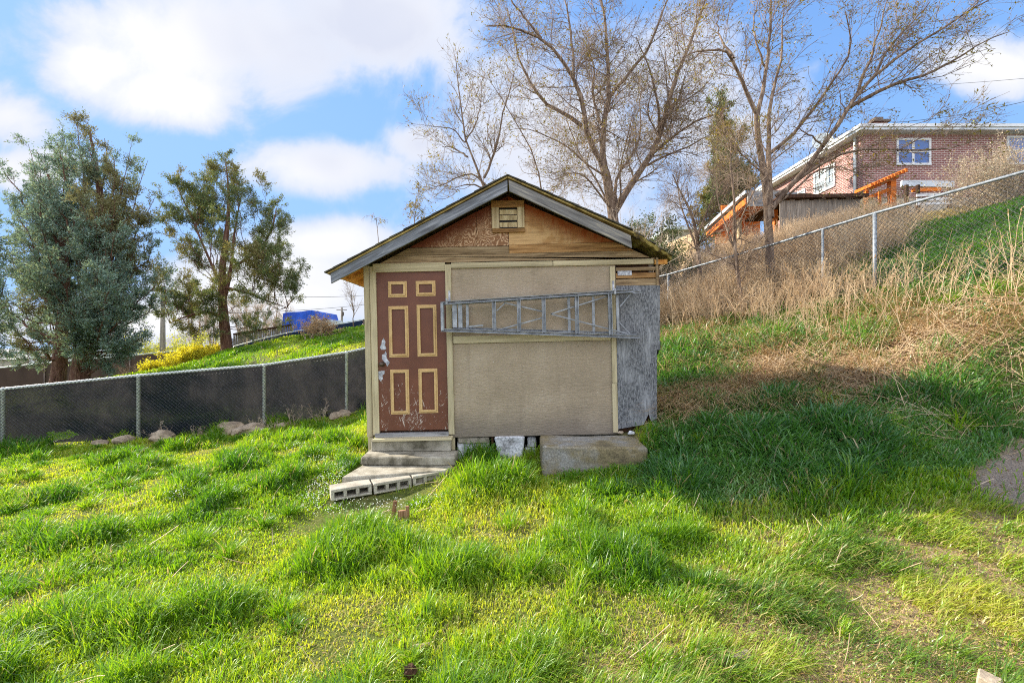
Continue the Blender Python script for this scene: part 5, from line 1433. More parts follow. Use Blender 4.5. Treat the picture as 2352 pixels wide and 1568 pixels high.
for k in range(-6, 16):
    x = q0[0] + k * .1
    for sg in (1, -1):
        xa, xb_ = (x, x + .6) if sg > 0 else (x + .6, x)
        if min(xa, xb_) < q0[0] or max(xa, xb_) > q1[0]: continue
        b.bar((xa, 17.62 + .012 * sg, q1[2]), (xb_, 17.62 + .012 * sg, q1[2] + .55), .03, .01)
wp(b, 'lattice', M_PALEV, e)
# deck in front of the house
e = wset('deck_platform', 'low grey deck and white slatted bench below the house window', 'deck', tuple(W(2120, 470, 16.5)))
b = MB(); q0, q1 = W(2070, 422, 16.8), W(2190, 424, 16.4); b.bar(q0, q1, .22, .12); wp(b, 'beam', M_GREYROOF, e)
b = MB(); q0, q1 = W(2095, 437, 16.7), W(2160, 435, 16.5); b.bar(q0, q1, .12, .1); wp(b, 'board', M_ORANGE, e)
b = MB()
for py in (449, 459, 469): b.bar(W(2105, py, 16.3), W(2186, py - 3, 16.1), .09, .05)
wp(b, 'bench_slats', M_WHITE, e)
for px in (2082, 2108, 2180):
    b = MB(); b.bar(W(px, 425, 16.5), W(px, 495, 16.5), .09, .09, (1, 0, 0)); wp(b, 'post', M_DARKWOOD, e)
# tan board fence receding above the right eave
f0, f1 = W(1535, 560, 17.5), W(1598, 535, 14.2)
e = wset('board_fence', 'tan board fence running back above the right eave', 'fence', (f0[0], 15, gz(f0[0], 15)))
b = MB(); n = 24
for k in range(n):
    t = k / (n - 1); p = f0 * (1 - t) + f1 * t; b.box((p[0], p[1], p[2] - .9 + .03 * (k % 2)), (.05, .125, 1.8), Matrix.Rotation(math.radians(22), 3, 'Z'))
wp(b, 'fence_boards', M_TANFENCE, e)
b = MB(); b.bar(f0 + np.array([.05, 0, -.4]), f1 + np.array([.05, 0, -.4]), .09, .05, (0, 0, 1)); wp(b, 'rail', M_TANFENCE, e)
# far pale house sliver beyond
e = wset('far_house', 'distant pale house roof between the evergreen shrub and slim trunk', 'house', tuple(W(1565, 520, 38)))
b = MB(); p = W(1568, 516, 38); b.bx(p[0] - 1.2, p[0] + 1.0, 38, 43, p[2] - 3.2, p[2] - .5); wp(b, 'wall', M_FOUND, e)
b = MB(); b.bx(p[0] - 1.5, p[0] + 1.3, 37.6, 43.4, p[2] - .5, p[2] - .25); wp(b, 'roof', M_GREYROOF, e)

# ------------------------------------------------------------------ left background
M_TARP = Mat('blue_tarpaulin'); v = M_TARP.coords(rnd=False); a = M_TARP.noise(v, .9, 5, .65, 1.2)
M_TARP.bsdf(M_TARP.ramp(a, [(.3, lin(20, 60, 170)), (.7, lin(44, 98, 214))]), .45, M_TARP.bump(a, .5, .08), 0, .4)
tx0, tx1 = W(652, 0, 30)[0], W(716, 0, 30)[0]; tz1, tz0 = W(0, 713, 30)[2], W(0, 765, 30)[2] - 1
e = wset('tarp_shed', 'white shed with a bright blue tarpaulin over its end and roof', 'shed', (tx0, 30, tz0))
b = MB(); b.bx(tx0 + .05, tx1 - .02, 30.03, 30.8, tz0, tz1 - .05); b.bx(tx1 - .2, W(752, 0, 31)[0], 30.4, 34, tz0, tz1 - .6); wp(b, 'wall', M_WHITE, e)
rngt = np.random.RandomState(5)
b = MB(); nxx, nzz = 16, 12; vs = []
for j in range(nzz + 1):
    for i in range(nxx + 1):
        u, w_ = i / nxx, j / nzz
        x = tx0 + (tx1 - tx0) * u - .2 * (1 - w_) * (u < .1); z = tz0 + .6 + (tz1 - tz0 - .6) * w_ + (.02 * math.sin(u * 9) if j == nzz else 0) - .18 * (1 - u) * w_
        vs.append((x, 29.95 + .04 * math.sin(u * 14 + w_ * 5) + rngt.uniform(-.008, .008), z))
for i in range(nxx + 1):
    u = i / nxx; vs.append((tx0 + (tx1 - tx0) * u, 31.2, tz1 + .04 * math.sin(u * 7)))
fs = [(j * (nxx + 1) + i, j * (nxx + 1) + i + 1, (j + 1) * (nxx + 1) + i + 1, (j + 1) * (nxx + 1) + i) for j in range(nzz + 1) for i in range(nxx)]
b.add(vs, fs); wp(b, 'tarpaulin', M_TARP.m, e)
b = MB(); q = W(735, 727, 31); b.add([(tx1 - .02, 30, tz1 + .03), (q[0], 31, tz1 - .05), (q[0] + .15, 31, tz1 - .6), (tx1 - .02, 30, tz1 - .3), (tx1 - .1, 34, tz1), (q[0], 34, tz1 - .05), (q[0] + .15, 34, tz1 - .6), (tx1, 34, tz1 - .3)], [(0, 1, 2, 3), (4, 7, 6, 5), (0, 4, 5, 1), (1, 5, 6, 2), (2, 6, 7, 3)]); wp(b, 'tarpaulin', M_TARP.m, e)
q = W(757, 745, 32); b = MB(); b.bx(tx1, q[0] + .1, 31.4, 34.2, tz1 - .62, tz1 - .5); wp(b, 'roof', M_GREYROOF, e)
# white trailer home behind the big conifer
p0, p1 = W(68, 806, 33), W(238, 800, 33)
e = wset('mobile_home', 'white sided mobile home behind the big conifer trunks', 'house', (p0[0], 33, p0[2] - 2.5))
b = MB(); b.bx(p0[0], p1[0], 33, 37, p0[2] - 2.6, p0[2]); 
for k in range(12): b.bx(p0[0] - .01, p1[0] + .01, 32.985, 33, p0[2] - 2.5 + k * .2, p0[2] - 2.5 + k * .2 + .17)
wp(b, 'wall', M_WHITE, e)
b = MB(); b.bx(p0[0] - .3, p1[0] + .3, 32.7, 37.3, p0[2], p0[2] + .18); wp(b, 'roof', M_GREYROOF, e)
e = wset('far_house', 'low grey roofed house at the extreme left horizon', 'house', tuple(W(-10, 840, 45)))
b = MB(); q = W(-20, 825, 45); b.bx(q[0] - 4, q[0] + 3.6, 45, 50, q[2] - 3, q[2]); wp(b, 'wall', M_FOUND, e)
b = MB(); b.add([(q[0] - 4.4, 44.6, q[2]), (q[0] + 4, 44.6, q[2]), (q[0] + 4, 50.4, q[2]), (q[0] - 4.4, 50.4, q[2]), (q[0] - 4.4, 47.5, q[2] + 1.0), (q[0] + 4, 47.5, q[2] + 1.0)], [(0, 1, 5, 4), (2, 3, 4, 5), (0, 4, 3), (1, 2, 5), (3, 2, 1, 0)]); wp(b, 'roof', M_GREYX, e)
e = wset('far_house', 'distant house roof low between the pole and second conifer', 'house', tuple(W(430, 800, 60)))
b = MB(); q = W(420, 790, 60); b.bx(q[0] - 4, q[0] + 4.5, 60, 66, q[2] - 4, q[2] - .4); wp(b, 'wall', M_FOUND, e)
b = MB(); b.add([(q[0] - 4.4, 59.6, q[2] - .4), (q[0] + 5, 59.6, q[2] - .4), (q[0] + 5, 66.4, q[2] - .4), (q[0] - 4.4, 66.4, q[2] - .4), (q[0] - 3, 63, q[2] + 1.3), (q[0] + 3.6, 63, q[2] + 1.3)], [(0, 1, 5, 4), (2, 3, 4, 5), (0, 4, 3), (1, 2, 5), (3, 2, 1, 0)]); wp(b, 'roof', M_GREYX, e)
# poles and wires
def pole(px, Y, pytop, pybot, r, label, arm=True):
    t = W(px, pytop, Y); z0 = W(px, pybot, Y)[2] - 1.5
    e = wset('utility_pole', label, 'utility pole', (t[0], Y, z0))
    b = MB(); b.tube([(0, 0, 0), (0, 0, t[2] - z0)], [r, r * .75], 10); b.build('pole', M_GREYWOODV, e, smooth=True)
    b = MB(); b.box((0, -.02, t[2] - z0 - .35), (1.6, .1, .1)); b.tube([(.25, -.2, t[2] - z0 - 1.3), (.25, -.2, t[2] - z0 - .7)], .16, 10); b.build('crossarm', M_METALDARK, e)
    return t
ta = pole(374, 30, 655, 812, .17, 'wooden utility pole partly hidden by the big conifer')
tb_ = pole(785, 70, 706, 745, .2, 'small distant utility pole left of the shed corner')
M_CABLE = surf('black_cable', [(.3, (.02, .02, .022)), (.7, (.05, .05, .055))], 5)
def wire(a, c, sag, label, r=.02):
    a, c = np.array(a), np.array(c); pts = [a * (1 - t) + c * t - np.array([0, 0, sag * 4 * t * (1 - t)]) for t in np.linspace(0, 1, 18)]
    b = MB(); b.tube(pts, r, 5); o = b.build('power_line', M_CABLE, None); tag(o, label, 'power line', 'power lines')
wire(W(376, 668, 30), W(905, 672, 62), .5, 'upper overhead wire from the wooden pole toward the shed', .018)
wire(W(376, 722, 30), W(905, 690, 64), .4, 'lower overhead wire passing above the blue tarpaulin', .018)
wire(W(2050, 282, 24), W(2480, 200, 20), .25, 'thin overhead wire climbing right above the brick house', .012)
wire(W(2050, 200, 30), W(2480, 168, 26), .1, 'topmost thin wire crossing the sky at right', .010)
SUNROT, SKYS, SUNE, EXPO = math.radians(-65.5), .12, 4.3, 1.45
CLOUD, SKYG, SKYC = 3.35, (1.05, 1.36, 1.85), (1.28, 2.15, 3.7)
CLOUDB = 8.5
# ------------------------------------------------------------------ grass and litter
M_GRASS = leafmat('lawn_grass_blade', [(.0, lin(62, 108, 28)), (.35, lin(102, 144, 26)), (.7, lin(140, 168, 40)), (1, lin(172, 180, 66))], lin(190, 168, 112), .46, .04, (1.65, 1.5, .48))
M_LUSH = leafmat('lush_grass_blade', [(.0, lin(60, 106, 44)), (.5, lin(88, 136, 56)), (1, lin(134, 164, 84))], lin(184, 164, 120), .4, .06, (1.6, 1.5, .6))
M_STRAW = leafmat('dry_stalk', [(.0, lin(164, 132, 90)), (.5, lin(196, 166, 120)), (1, lin(218, 194, 150))], lin(150, 112, 76), .25, .02, (1.1, 1.0, .8))
M_REED = surf('dry_reed_stem', [(.3, lin(164, 132, 98)), (.5, lin(204, 176, 140)), (.7, lin(228, 206, 172))], 2, bump=.01, fineamt=.1)
M_CLOVER = leafmat('clover_leaf', [(.0, lin(110, 128, 40)), (.5, lin(150, 156, 70)), (1, lin(186, 180, 110))], lin(196, 176, 124), .35, .03)
M_PETAL = leafmat('white_petal', [(.0, lin(214, 220, 206)), (1, lin(236, 238, 230))], lin(200, 210, 170), .3, .0, (1, 1, 1))


def solid(x, y, grow=0.0):
    """where the shed, steps, ledge and blocks stand"""
    k = (np.abs(x) < 1.86 + grow) & (y > 5.84 - grow) & (y < 7.45 + grow)
    k |= (x > -1.83 - grow) & (x < -.67 + grow) & (y > 5.42 - grow) & (y < 5.9)
    k |= (x > .34 - grow) & (x < 1.55 + grow) & (y > 5.16 - grow) & (y < 5.85)
    front = 4.98 + (x + 1.86) * .52 - .33                       # blocks and slab
    k |= (x > -1.93 - grow) & (x < -.62 + grow) & (y > front - grow) & (y < 5.85)
    return k


def scatter(ya, yb, dens, rng, wl=-1.28, wr=1.28, x_lo=-1e9, x_hi=1e9, pad=0.0):
    xs, ys = [], []
    for y in np.arange(ya, yb, .2):
        x0, x1 = max(wl * (y + .1) - pad, x_lo), min(wr * (y + .1) + pad, x_hi)
        if x1 <= x0: continue
        n = int(dens(y) * (x1 - x0) * .2); xs.append(rng.uniform(x0, x1, n)); ys.append(rng.uniform(y, min(y + .2, yb), n))
    return np.concatenate(xs), np.concatenate(ys)


def grass_object(name, x, y, h, w, lean, rng, mat, dry, rnd_, lean_dir=None, sink=.01):
    p = np.stack([x, y, ground(x, y) - sink], 1)
    V, c, s = blades(p, h, w, lean, rng, lean_dir)
    o = big_mesh(name, V, c, s, mat, attrs={'rnd': np.repeat(rnd_, 7), 'dry': np.repeat(dry, 7)})
    return tag(o, kind='stuff')


rng = np.random.RandomState(71)
# --- the near lawn
x, y = scatter(1.55, 9.9, lambda q: 20000 / q, rng, pad=1.3)
tuft = fbm(x * 2.3 + 3, y * 2.3, 4); fine = fbm(x * 6, y * 6 + 8, 2); tall = fbm(x * .55 + 60, y * .55 + 9, 3)
sand = z_sand(x, y); path = z_path(x, y); bank = np.maximum(z_bank(x, y), z_straw(x, y) * .75)
left_edge = (y > 8.2 + (x + 9.4) * .19 + .12) & (x < -3.0)               # beyond the screened fence
clump = sst(fbm(x * 4.2 + 13, y * 4.2, 3) + .18 * (fine - .5), .40, .52)
thin = sst(fbm(x * 1.2 + 77, y * 1.2 + 31, 4), .36, .50)                  # worn, short places in the lawn
keep = rng.rand(len(x)) < (1 - sand) * (.55 + .45 * thin) + sand * (.30 + .66 * clump)
keep &= rng.rand(len(x)) > path * .97
keep &= rng.rand(len(x)) > bank * .8
keep &= ~left_edge & ~solid(x, y)
keep &= (x < 1.7) | (y < 4.9) | (x * .0 + y < 9.9)
x, y, tuft, fine, tall, sand, bank, thin, path, clump = [a[keep] for a in (x, y, tuft, fine, tall, sand, bank, thin, path, clump)]
sh = np.exp(-(((x - 2.6) / 1.7) ** 2 + ((y - 4.75) / .95) ** 2))           # lush strip right of the shed
by_step = np.exp(-(((x + .42) / .34) ** 2 + ((y - 4.72) / .42) ** 2)) + .7 * np.exp(-(((x - .1) / .5) ** 2 + ((y - 4.55) / .4) ** 2)) + .2 * np.exp(-(((x + .4) / .6) ** 2 + ((y - 5.4) / .25) ** 2))
by_corner = np.exp(-(((x + 2.45) / .5) ** 2 + ((y - 6.1) / 1.1) ** 2))
h = .036 + .07 * sst(tuft, .34, .66) * (.5 + .9 * tall) + .02 * fine + .14 * sst(tuft, .54, .70)
h = h * (.62 + .38 * thin) + .15 * sh + .16 * by_step + .08 * by_corner
h = h * (1 - sand) + sand * (.025 + .085 * clump + .04 * tuft)
h *= rng.uniform(.55, 1.25, len(x)); h *= 1 - .55 * np.exp(-((x - 1.05) / .75) ** 4 - ((y - 5.1) / .32) ** 4)
h *= 1 - .85 * np.exp(-np.abs((x + 1.35) / .72) ** 4 - ((y - 4.55 - (x + 1.35) * .52) / .36) ** 4)
foot = (y > 8.05 + (x + 9.4) * .19) & (x < -3); h[foot] *= 1.25
w = np.clip(.0016 * y + .0016, .0042, .012) * rng.uniform(.7, 1.3, len(x)) * (1 + .6 * sh)
lean = rng.uniform(.15, .8, len(x)) + .55 * sand + .5 * (rng.rand(len(x)) < .2)
hue = np.clip(.30 + .9 * (fbm(x * .8 + 5, y * .8 + 5, 3) - .5) + .5 * rng.rand(len(x)) - .28 * sst(tuft, .48, .66) + .3 * (1 - thin) + .2 * sst(tuft, .48, .34), 0, 1)
dry = np.clip((rng.rand(len(x)) < .03 + .07 * (1 - thin) + .16 * sand + .35 * bank) * rng.uniform(.5, 1, len(x)) + .10 * sand, 0, 1)
lush = (rng.rand(len(x)) < sst(sh + .8 * (x > 1.7) * (y > 4.0), .25, .7))
ld = np.where(sand[:, None] > .3, np.array([.9, -.5, 0])[None], np.array([.35, -.1, 0])[None])
k = ~lush
grass_object('lawn_grass', x[k], y[k], h[k], w[k], lean[k], rng, M_GRASS, dry[k], hue[k], ld[k])
k = lush
grass_object('long_shade_grass', x[k], y[k], h[k], w[k], lean[k] + .2, rng, M_LUSH, dry[k], np.clip(hue[k] * .8, 0, 1), ld[k])

# --- single bigger tufts
rng = np.random.RandomState(72)
tx, ty = scatter(1.8, 8.2, lambda q: 4.2, rng, pad=1.3)
ok = ~solid(tx, ty, .05) & (z_path(tx, ty) < .5) & (z_bank(tx, ty) < .5) & ~((ty > 8.0 + (tx + 9.4) * .19) & (tx < -3)); tx, ty = tx[ok], ty[ok]
nb = 110; cx_ = np.repeat(tx, nb); cy_ = np.repeat(ty, nb); rr = np.repeat(rng.uniform(.05, .14, len(tx)), nb)
a = rng.uniform(0, 2 * np.pi, len(cx_)); q = np.sqrt(rng.rand(len(cx_)))
x = cx_ + np.cos(a) * rr * q; y = cy_ + np.sin(a) * rr * q
h = np.repeat(rng.uniform(.10, .23, len(tx)), nb) * (1.1 - .45 * q) * rng.uniform(.6, 1.15, len(x)); sd = z_sand(x, y); h *= 1 - .3 * sd
out = np.stack([np.cos(a) * q, np.sin(a) * q, 0 * a], 1) * 1.6 + np.array([.3, -.1, 0]) + sd[:, None] * np.array([.7, -.4, 0])
ok = ~solid(x, y); 
grass_object('grass_tufts', x[ok], y[ok], h[ok], (np.clip(.0016 * y + .0016, .004, .012) * rng.uniform(.7, 1.2, len(x)))[ok], (.25 + .7 * q + .2 * rng.rand(len(x)))[ok], rng, M_GRASS, ((rng.rand(len(x)) < .05 + .1 * sd) * .8)[ok], np.clip(np.repeat(rng.uniform(0, .45, len(tx)), nb) + .25 * rng.rand(len(x)), 0, 1)[ok], out[ok])

# --- slopes: up the bank, beyond the fences
rng = np.random.RandomState(73)
x, y = scatter(5.6, 12.5, lambda q: 900, rng, .22, 1.35)
d = fence_d(x, y)
g1 = fbm(x * 1.1 + 2, y * 1.1 + 6, 4)
green_low = np.exp(-(((x - 2.75) / .8) ** 2 + ((y - 7.9) / .9) ** 2)) * 1.3 + 1.1 * np.exp(-(((x - 2.8) / .9) ** 2 + ((y - 6.9) / .35) ** 2)) + .9 * np.exp(-(((x - 4.3) / .5) ** 2 + ((y - 7.6) / .4) ** 2)) + np.exp(-(((x - 5.1) / .35) ** 2 + ((y - 6.55) / .5) ** 2)) + .8 * np.exp(-(((x - 5.6) / .5) ** 2 + ((y - 5.2) / .25) ** 2))
up = sst(d, .25, .7)
keep = (rng.rand(len(x)) < np.clip(green_low * .95, .08, .95) * (1 - up) + up * .95) & ~solid(x, y) & (z_path(x, y) < .5)
keep &= ~((z_bank(x, y) > .28) & (green_low < .6) & (d < 0) & (rng.rand(len(x)) < .95))
x, y, d, g1, up, green_low = [a[keep] for a in (x, y, d, g1, up, green_low)]
drz = np.clip(sst(-(x - y * .80), -.2, 1.2) * up + (1 - up) * .45 * (1 - np.clip(green_low, 0, 1)), 0, 1)
dry = (rng.rand(len(x)) < .10 + .8 * drz) * rng.uniform(.9, 1, len(x))
h = (.11 + .2 * g1) * (1 + .6 * (1 - up) * green_low) * rng.uniform(.6, 1.2, len(x)) + .25 * drz * up
grass_object('slope_grass', x, y, h, .0022 * y * rng.uniform(.6, 1.2, len(x)), rng.uniform(.3, 1.0, len(x)), rng, M_LUSH, dry, np.clip(g1 * .8 + .3 * rng.rand(len(x)) - .1, 0, 1), np.array([[-.3, -.3, 0]]))
x, y = scatter(9.0, 27, lambda q: 330, rng, .24, 1.3)
keep = fence_d(x, y) > .3; x, y = x[keep], y[keep]
g1 = fbm(x * .5 + 2, y * .5 + 6, 4); dz = np.clip(sst(-(x - y * .80), -1.0, 1.0) + sst(y, 10.5, 14), 0, 1)
grass_object('hill_grass', x, y, (.12 + .2 * g1 + .35 * dz) * rng.uniform(.6, 1.2, len(x)), .0022 * y * rng.uniform(.6, 1.2, len(x)), rng.uniform(.3, 1.0, len(x)), rng, M_LUSH, (rng.rand(len(x)) < .08 + .9 * dz) * rng.uniform(.9, 1, len(x)), np.clip(g1 * .8 + .3 * rng.rand(len(x)) - .1, 0, 1), np.array([[-.3, -.3, 0]]))
# --- the neighbour's lawn behind the left fence
x, y = scatter(8.6, 27, lambda q: 480, rng, -1.35, .05)
keep = (y > 8.2 + (x + 9.4) * .19 + .2) & ~solid(x, y, .1); x, y = x[keep], y[keep]
g1 = fbm(x * .6 + 22, y * .6 + 6, 4); g2 = fbm(x * 1.7 + 2, y * 1.7 + 1, 3)
grass_object('far_lawn_grass', x, y, (.05 + .13 * sst(g2, .4, .7)) * rng.uniform(.6, 1.3, len(x)), .0022 * y * rng.uniform(.6, 1.2, len(x)), rng.uniform(.3, .9, len(x)), rng, M_GRASS, (rng.rand(len(x)) < .04) * .8, np.clip(g1 * 1.3 - .25 + .3 * rng.rand(len(x)), 0, 1))

# --- dry brush between the fence and the house
rng = np.random.RandomState(77)
x, y = scatter(9.2, 15.5, lambda q: 420, rng, .42, 1.0)
keep = (fence_d(x, y) > .25) & (rng.rand(len(x)) < sst(-(x / y), -.90, -.74) * .9); x, y = x[keep], y[keep]; n = len(x)
P = np.empty((n, 5, 3)); P[:, 0] = np.stack([x, y, ground(x, y) - .03], 1); dd = unit(np.stack([rng.normal(size=n) * .3, rng.normal(size=n) * .3, np.ones(n)], 1)); ln = rng.uniform(.5, 1.35, n) * (.4 + .9 * fbm(x * .7, y * .7 + 4, 3))
for k in range(1, 5):
    dd = unit(dd + rng.normal(size=(n, 3)) * .14); P[:, k] = P[:, k - 1] + dd * (ln / 4)[:, None]
R = np.linspace(1, .4, 5)[None] * rng.uniform(.004, .008, n)[:, None]
P2, R2 = grow(P, R, n * 4, rng, .3, .7, .4, 4, .25, 0, (0, 0, 0), .6, .0025)
o = big_mesh('hill_brush', *join([tubes_np(P, R, 3), tubes_np(P2, R2, 3)]), M_REED); tag(o, kind='stuff')

# --- tall dry stalks along the wire fence
rng = np.random.RandomState(74)
x, y = scatter(4.6, 13, lambda q: 1500, rng, .28, 1.3)
zr = z_reed(x, y); left = sst(-(x / y), -.56, -.40)
keep = (rng.rand(len(x)) < zr * .19 * (1 + .6 * left)) & ~solid(x, y, .2); x, y, left = x[keep], y[keep], left[keep]; n = len(x)
K = 5; P = np.empty((n, K, 3)); P[:, 0] = np.stack([x, y, ground(x, y) - .03], 1)
ln = rng.uniform(.3, .95, n) * (.55 + .8 * fbm(x * 1.2, y * 1.2, 3)) + .25 * left
dd = unit(np.stack([rng.normal(size=n) * .22 - .25 * left, rng.normal(size=n) * .22 - .05, np.ones(n)], 1))
for k in range(1, K):
    dd = unit(dd + rng.normal(size=(n, 3)) * .10 + np.array([0, -.03, -.02])); P[:, k] = P[:, k - 1] + dd * (ln / (K - 1))[:, None]
R = np.linspace(1, .45, K)[None] * rng.uniform(.0024, .0068, n)[:, None]
o = big_mesh('dry_reeds', *tubes_np(P, R, 3), M_REED); tag(o, kind='stuff')
hd = rng.choice(n, n // 4); C_ = np.repeat(P[hd, -1], 10, 0) - (P[np.repeat(hd, 10), -1] - P[np.repeat(hd, 10), -2]) * rng.rand(len(hd) * 10)[:, None] * .5
D_ = unit(np.repeat(unit(P[hd, -1] - P[hd, -2]), 10, 0) + rng.normal(size=C_.shape) * .35); l_ = rng.uniform(.02, .05, len(C_))
V, c, s = rhombi(C_, D_, l_, l_ * .22, rng); o = big_mesh('reed_seed_heads', V, c, s, M_STRAW, attrs={'rnd': np.repeat(rng.rand(len(C_)), 4), 'dry': np.repeat(rng.rand(len(C_)) * .7, 4)}); tag(o, kind='stuff')
# brushy twigs among them
idx = rng.choice(n, 9000)
P2, R2 = grow(P[idx[:2500]], R[idx[:2500]], 9000, rng, .3, .8, .35, 4, .3, 0, (0, 0, 0), .7, .0012)
o = big_mesh('dry_brush', *tubes_np(P2, R2, 3), M_REED); tag(o, kind='stuff')
# a few tall pale stalks standing clear on the bank
x, y = scatter(4.9, 6.9, lambda q: 7, rng, .75, 1.3); n = len(x)
P = np.empty((n, K, 3)); P[:, 0] = np.stack([x, y, ground(x, y) - .03], 1); dd = unit(np.stack([rng.normal(size=n) * .35, rng.normal(size=n) * .3, np.ones(n)], 1)); ln = rng.uniform(.4, 1.0, n)
for k in range(1, K):
    dd = unit(dd + rng.normal(size=(n, 3)) * .1); P[:, k] = P[:, k - 1] + dd * (ln / (K - 1))[:, None]
o = big_mesh('tall_dry_stalks', *tubes_np(P, np.linspace(.004, .002, K)[None].repeat(n, 0), 3), M_REED); tag(o, kind='stuff')

# --- matted dead grass on the slope
rng = np.random.RandomState(78)
x, y = scatter(4.3, 9.5, lambda q: 3600 / q * 3, rng, .26, 1.3)
wgt = np.clip(z_straw(x, y) * .9 + z_bank(x, y) * .38 * sst(fbm(x * 2.2, y * 2.2 + 9, 3), .44, .60) + .30 * (fence_d(x, y) < -.2) * (y > 5.3 + (x < 3) * .6) * sst(fbm(x * 1.6 + 8, y * 1.6, 3), .38, .55), 0, 1) * (1 - z_path(x, y))
keep = (rng.rand(len(x)) < wgt) & ~solid(x, y, .15); x, y = x[keep], y[keep]; n = len(x)
grass_object('matted_dead_grass', x, y, rng.uniform(.10, .38, n), .0011 * y * rng.uniform(.5, 1.2, n) + .001, rng.uniform(1.2, 3.2, n), rng, M_STRAW, rng.rand(n) ** 2 * .8, rng.rand(n), np.array([[-.9, -.9, 0]]))
# --- dead thatch between the blades of the lawn
x, y = scatter(1.6, 8.5, lambda q: 5200 / q, rng); sd = z_sand(x, y)
keep = (rng.rand(len(x)) < .10 + .75 * sd + .12 * sst(fbm(x * 1.2 + 77, y * 1.2 + 31, 4), .5, .36)) & ~solid(x, y, .05) & (z_path(x, y) < .4) & ~((y > 8.1 + (x + 9.4) * .19) & (x < -3)); x, y = x[keep], y[keep]; n = len(x)
grass_object('lawn_thatch', x, y, rng.uniform(.03, .11, n), np.full(n, .0026) * rng.uniform(.6, 1.3, n), rng.uniform(1.2, 3.0, n), rng, M_STRAW, rng.rand(n) ** 2, rng.rand(n), np.array([[.6, -.3, 0]]))

# --- straw lying about
rng = np.random.RandomState(75)
x, y = scatter(4.2, 8.2, lambda q: 900, rng, .30, 1.3)
wgt = np.clip(z_straw(x, y) * .3 + z_bank(x, y) * .12 + .05 * (x > 1.9) * (y > 4.4), 0, 1) * (1 - z_path(x, y))
keep = (rng.rand(len(x)) < wgt) & ~solid(x, y, .1); x, y = x[keep], y[keep]; n = len(x)
def litter(name, x, y, L0, L1, r, mat, lift=.02):
    n = len(x); az = rng.uniform(0, 2 * np.pi, n) * .5 - .6; az = np.where(rng.rand(n) < .3, rng.uniform(0, 6.28, n), az); ln = rng.uniform(L0, L1, n)
    t = np.linspace(-.5, .5, 5)[None]; bend = rng.normal(size=n)[:, None] * .18
    px = x[:, None] + np.cos(az)[:, None] * t * ln[:, None] - np.sin(az)[:, None] * bend * (t ** 2) * ln[:, None]; py = y[:, None] + np.sin(az)[:, None] * t * ln[:, None] + np.cos(az)[:, None] * bend * (t ** 2) * ln[:, None]
    pz = ground(px.ravel(), py.ravel()).reshape(px.shape) + rng.uniform(.0, lift, n)[:, None] + rng.uniform(0, lift * 2.2, (n, 1)) * (t + .5)
    o = big_mesh(name, *tubes_np(np.stack([px, py, pz], 2), np.full(px.shape, r) * rng.uniform(.6, 1.3, (n, 1)), 3), mat); return tag(o, kind='stuff')
litter('flattened_straw', x, y, .18, .75, .0030, M_REED, .05)
x, y = scatter(1.9, 6, lambda q: 3.2, rng); k = ~solid(x, y, .1); litter('lawn_straw', x[k], y[k], .08, .28, .0024, M_REED, .06)
# --- clover and little weeds on the sandy ground, chickweed by the slab
x, y = scatter(1.6, 3.9, lambda q: 9000 / q, rng, .1, 1.25); sd = z_sand(x, y)
keep = rng.rand(len(x)) < sd * (.25 + .75 * sst(fbm(x * 1.5 + 3, y * 1.5 + 8, 3), .35, .6)); x, y = x[keep], y[keep]; n = len(x)
C = np.stack([x, y, ground(x, y) + rng.uniform(.002, .03, n)], 1); D = unit(np.stack([rng.normal(size=n), rng.normal(size=n), np.abs(rng.normal(size=n)) * .5], 1)); ln = rng.uniform(.007, .016, n)
V, c, s = rhombi(C, D, ln, ln * .8, rng); o = big_mesh('clover', V, c, s, M_CLOVER, attrs={'rnd': np.repeat(rng.rand(n), 4), 'dry': np.repeat((rng.rand(n) < .25) * .8, 4)}); tag(o, kind='stuff')
def petals(name, cx, cy, rx, ry, n, hmax, kind='stuff'):
    a = rng.uniform(0, 6.28, n); q = np.sqrt(rng.rand(n)); x = cx + np.cos(a) * q * rx; y = cy + np.sin(a) * q * ry; k = ~solid(x, y, -.02); x, y = x[k], y[k]; n = len(x)
    C = np.stack([x, y, ground(x, y) + rng.uniform(.04, hmax, n)], 1); D = unit(rng.normal(size=(n, 3)) + np.array([0, 0, .6])); ln = rng.uniform(.008, .016, n)
    V, c, s = rhombi(C, D, ln, ln * .8, rng); return V, c, s, n
pp = [petals('', -2.05, 5.05, .16, .55, 420, .12), petals('', -1.3, 4.45, .7, .18, 380, .12), petals('', -2.35, 5.7, .3, .3, 120, .2), petals('', -3.6, 4.9, .15, .1, 70, .14), petals('', -2.95, 6.3, .22, .16, 110, .2)]
V, c, s = join([p[:3] for p in pp]); n = sum(p[3] for p in pp)
o = big_mesh('chickweed_flowers', V, c, s, M_PETAL, attrs={'rnd': np.repeat(rng.rand(n), 4), 'dry': np.zeros(4 * n)}); tag(o, kind='stuff')
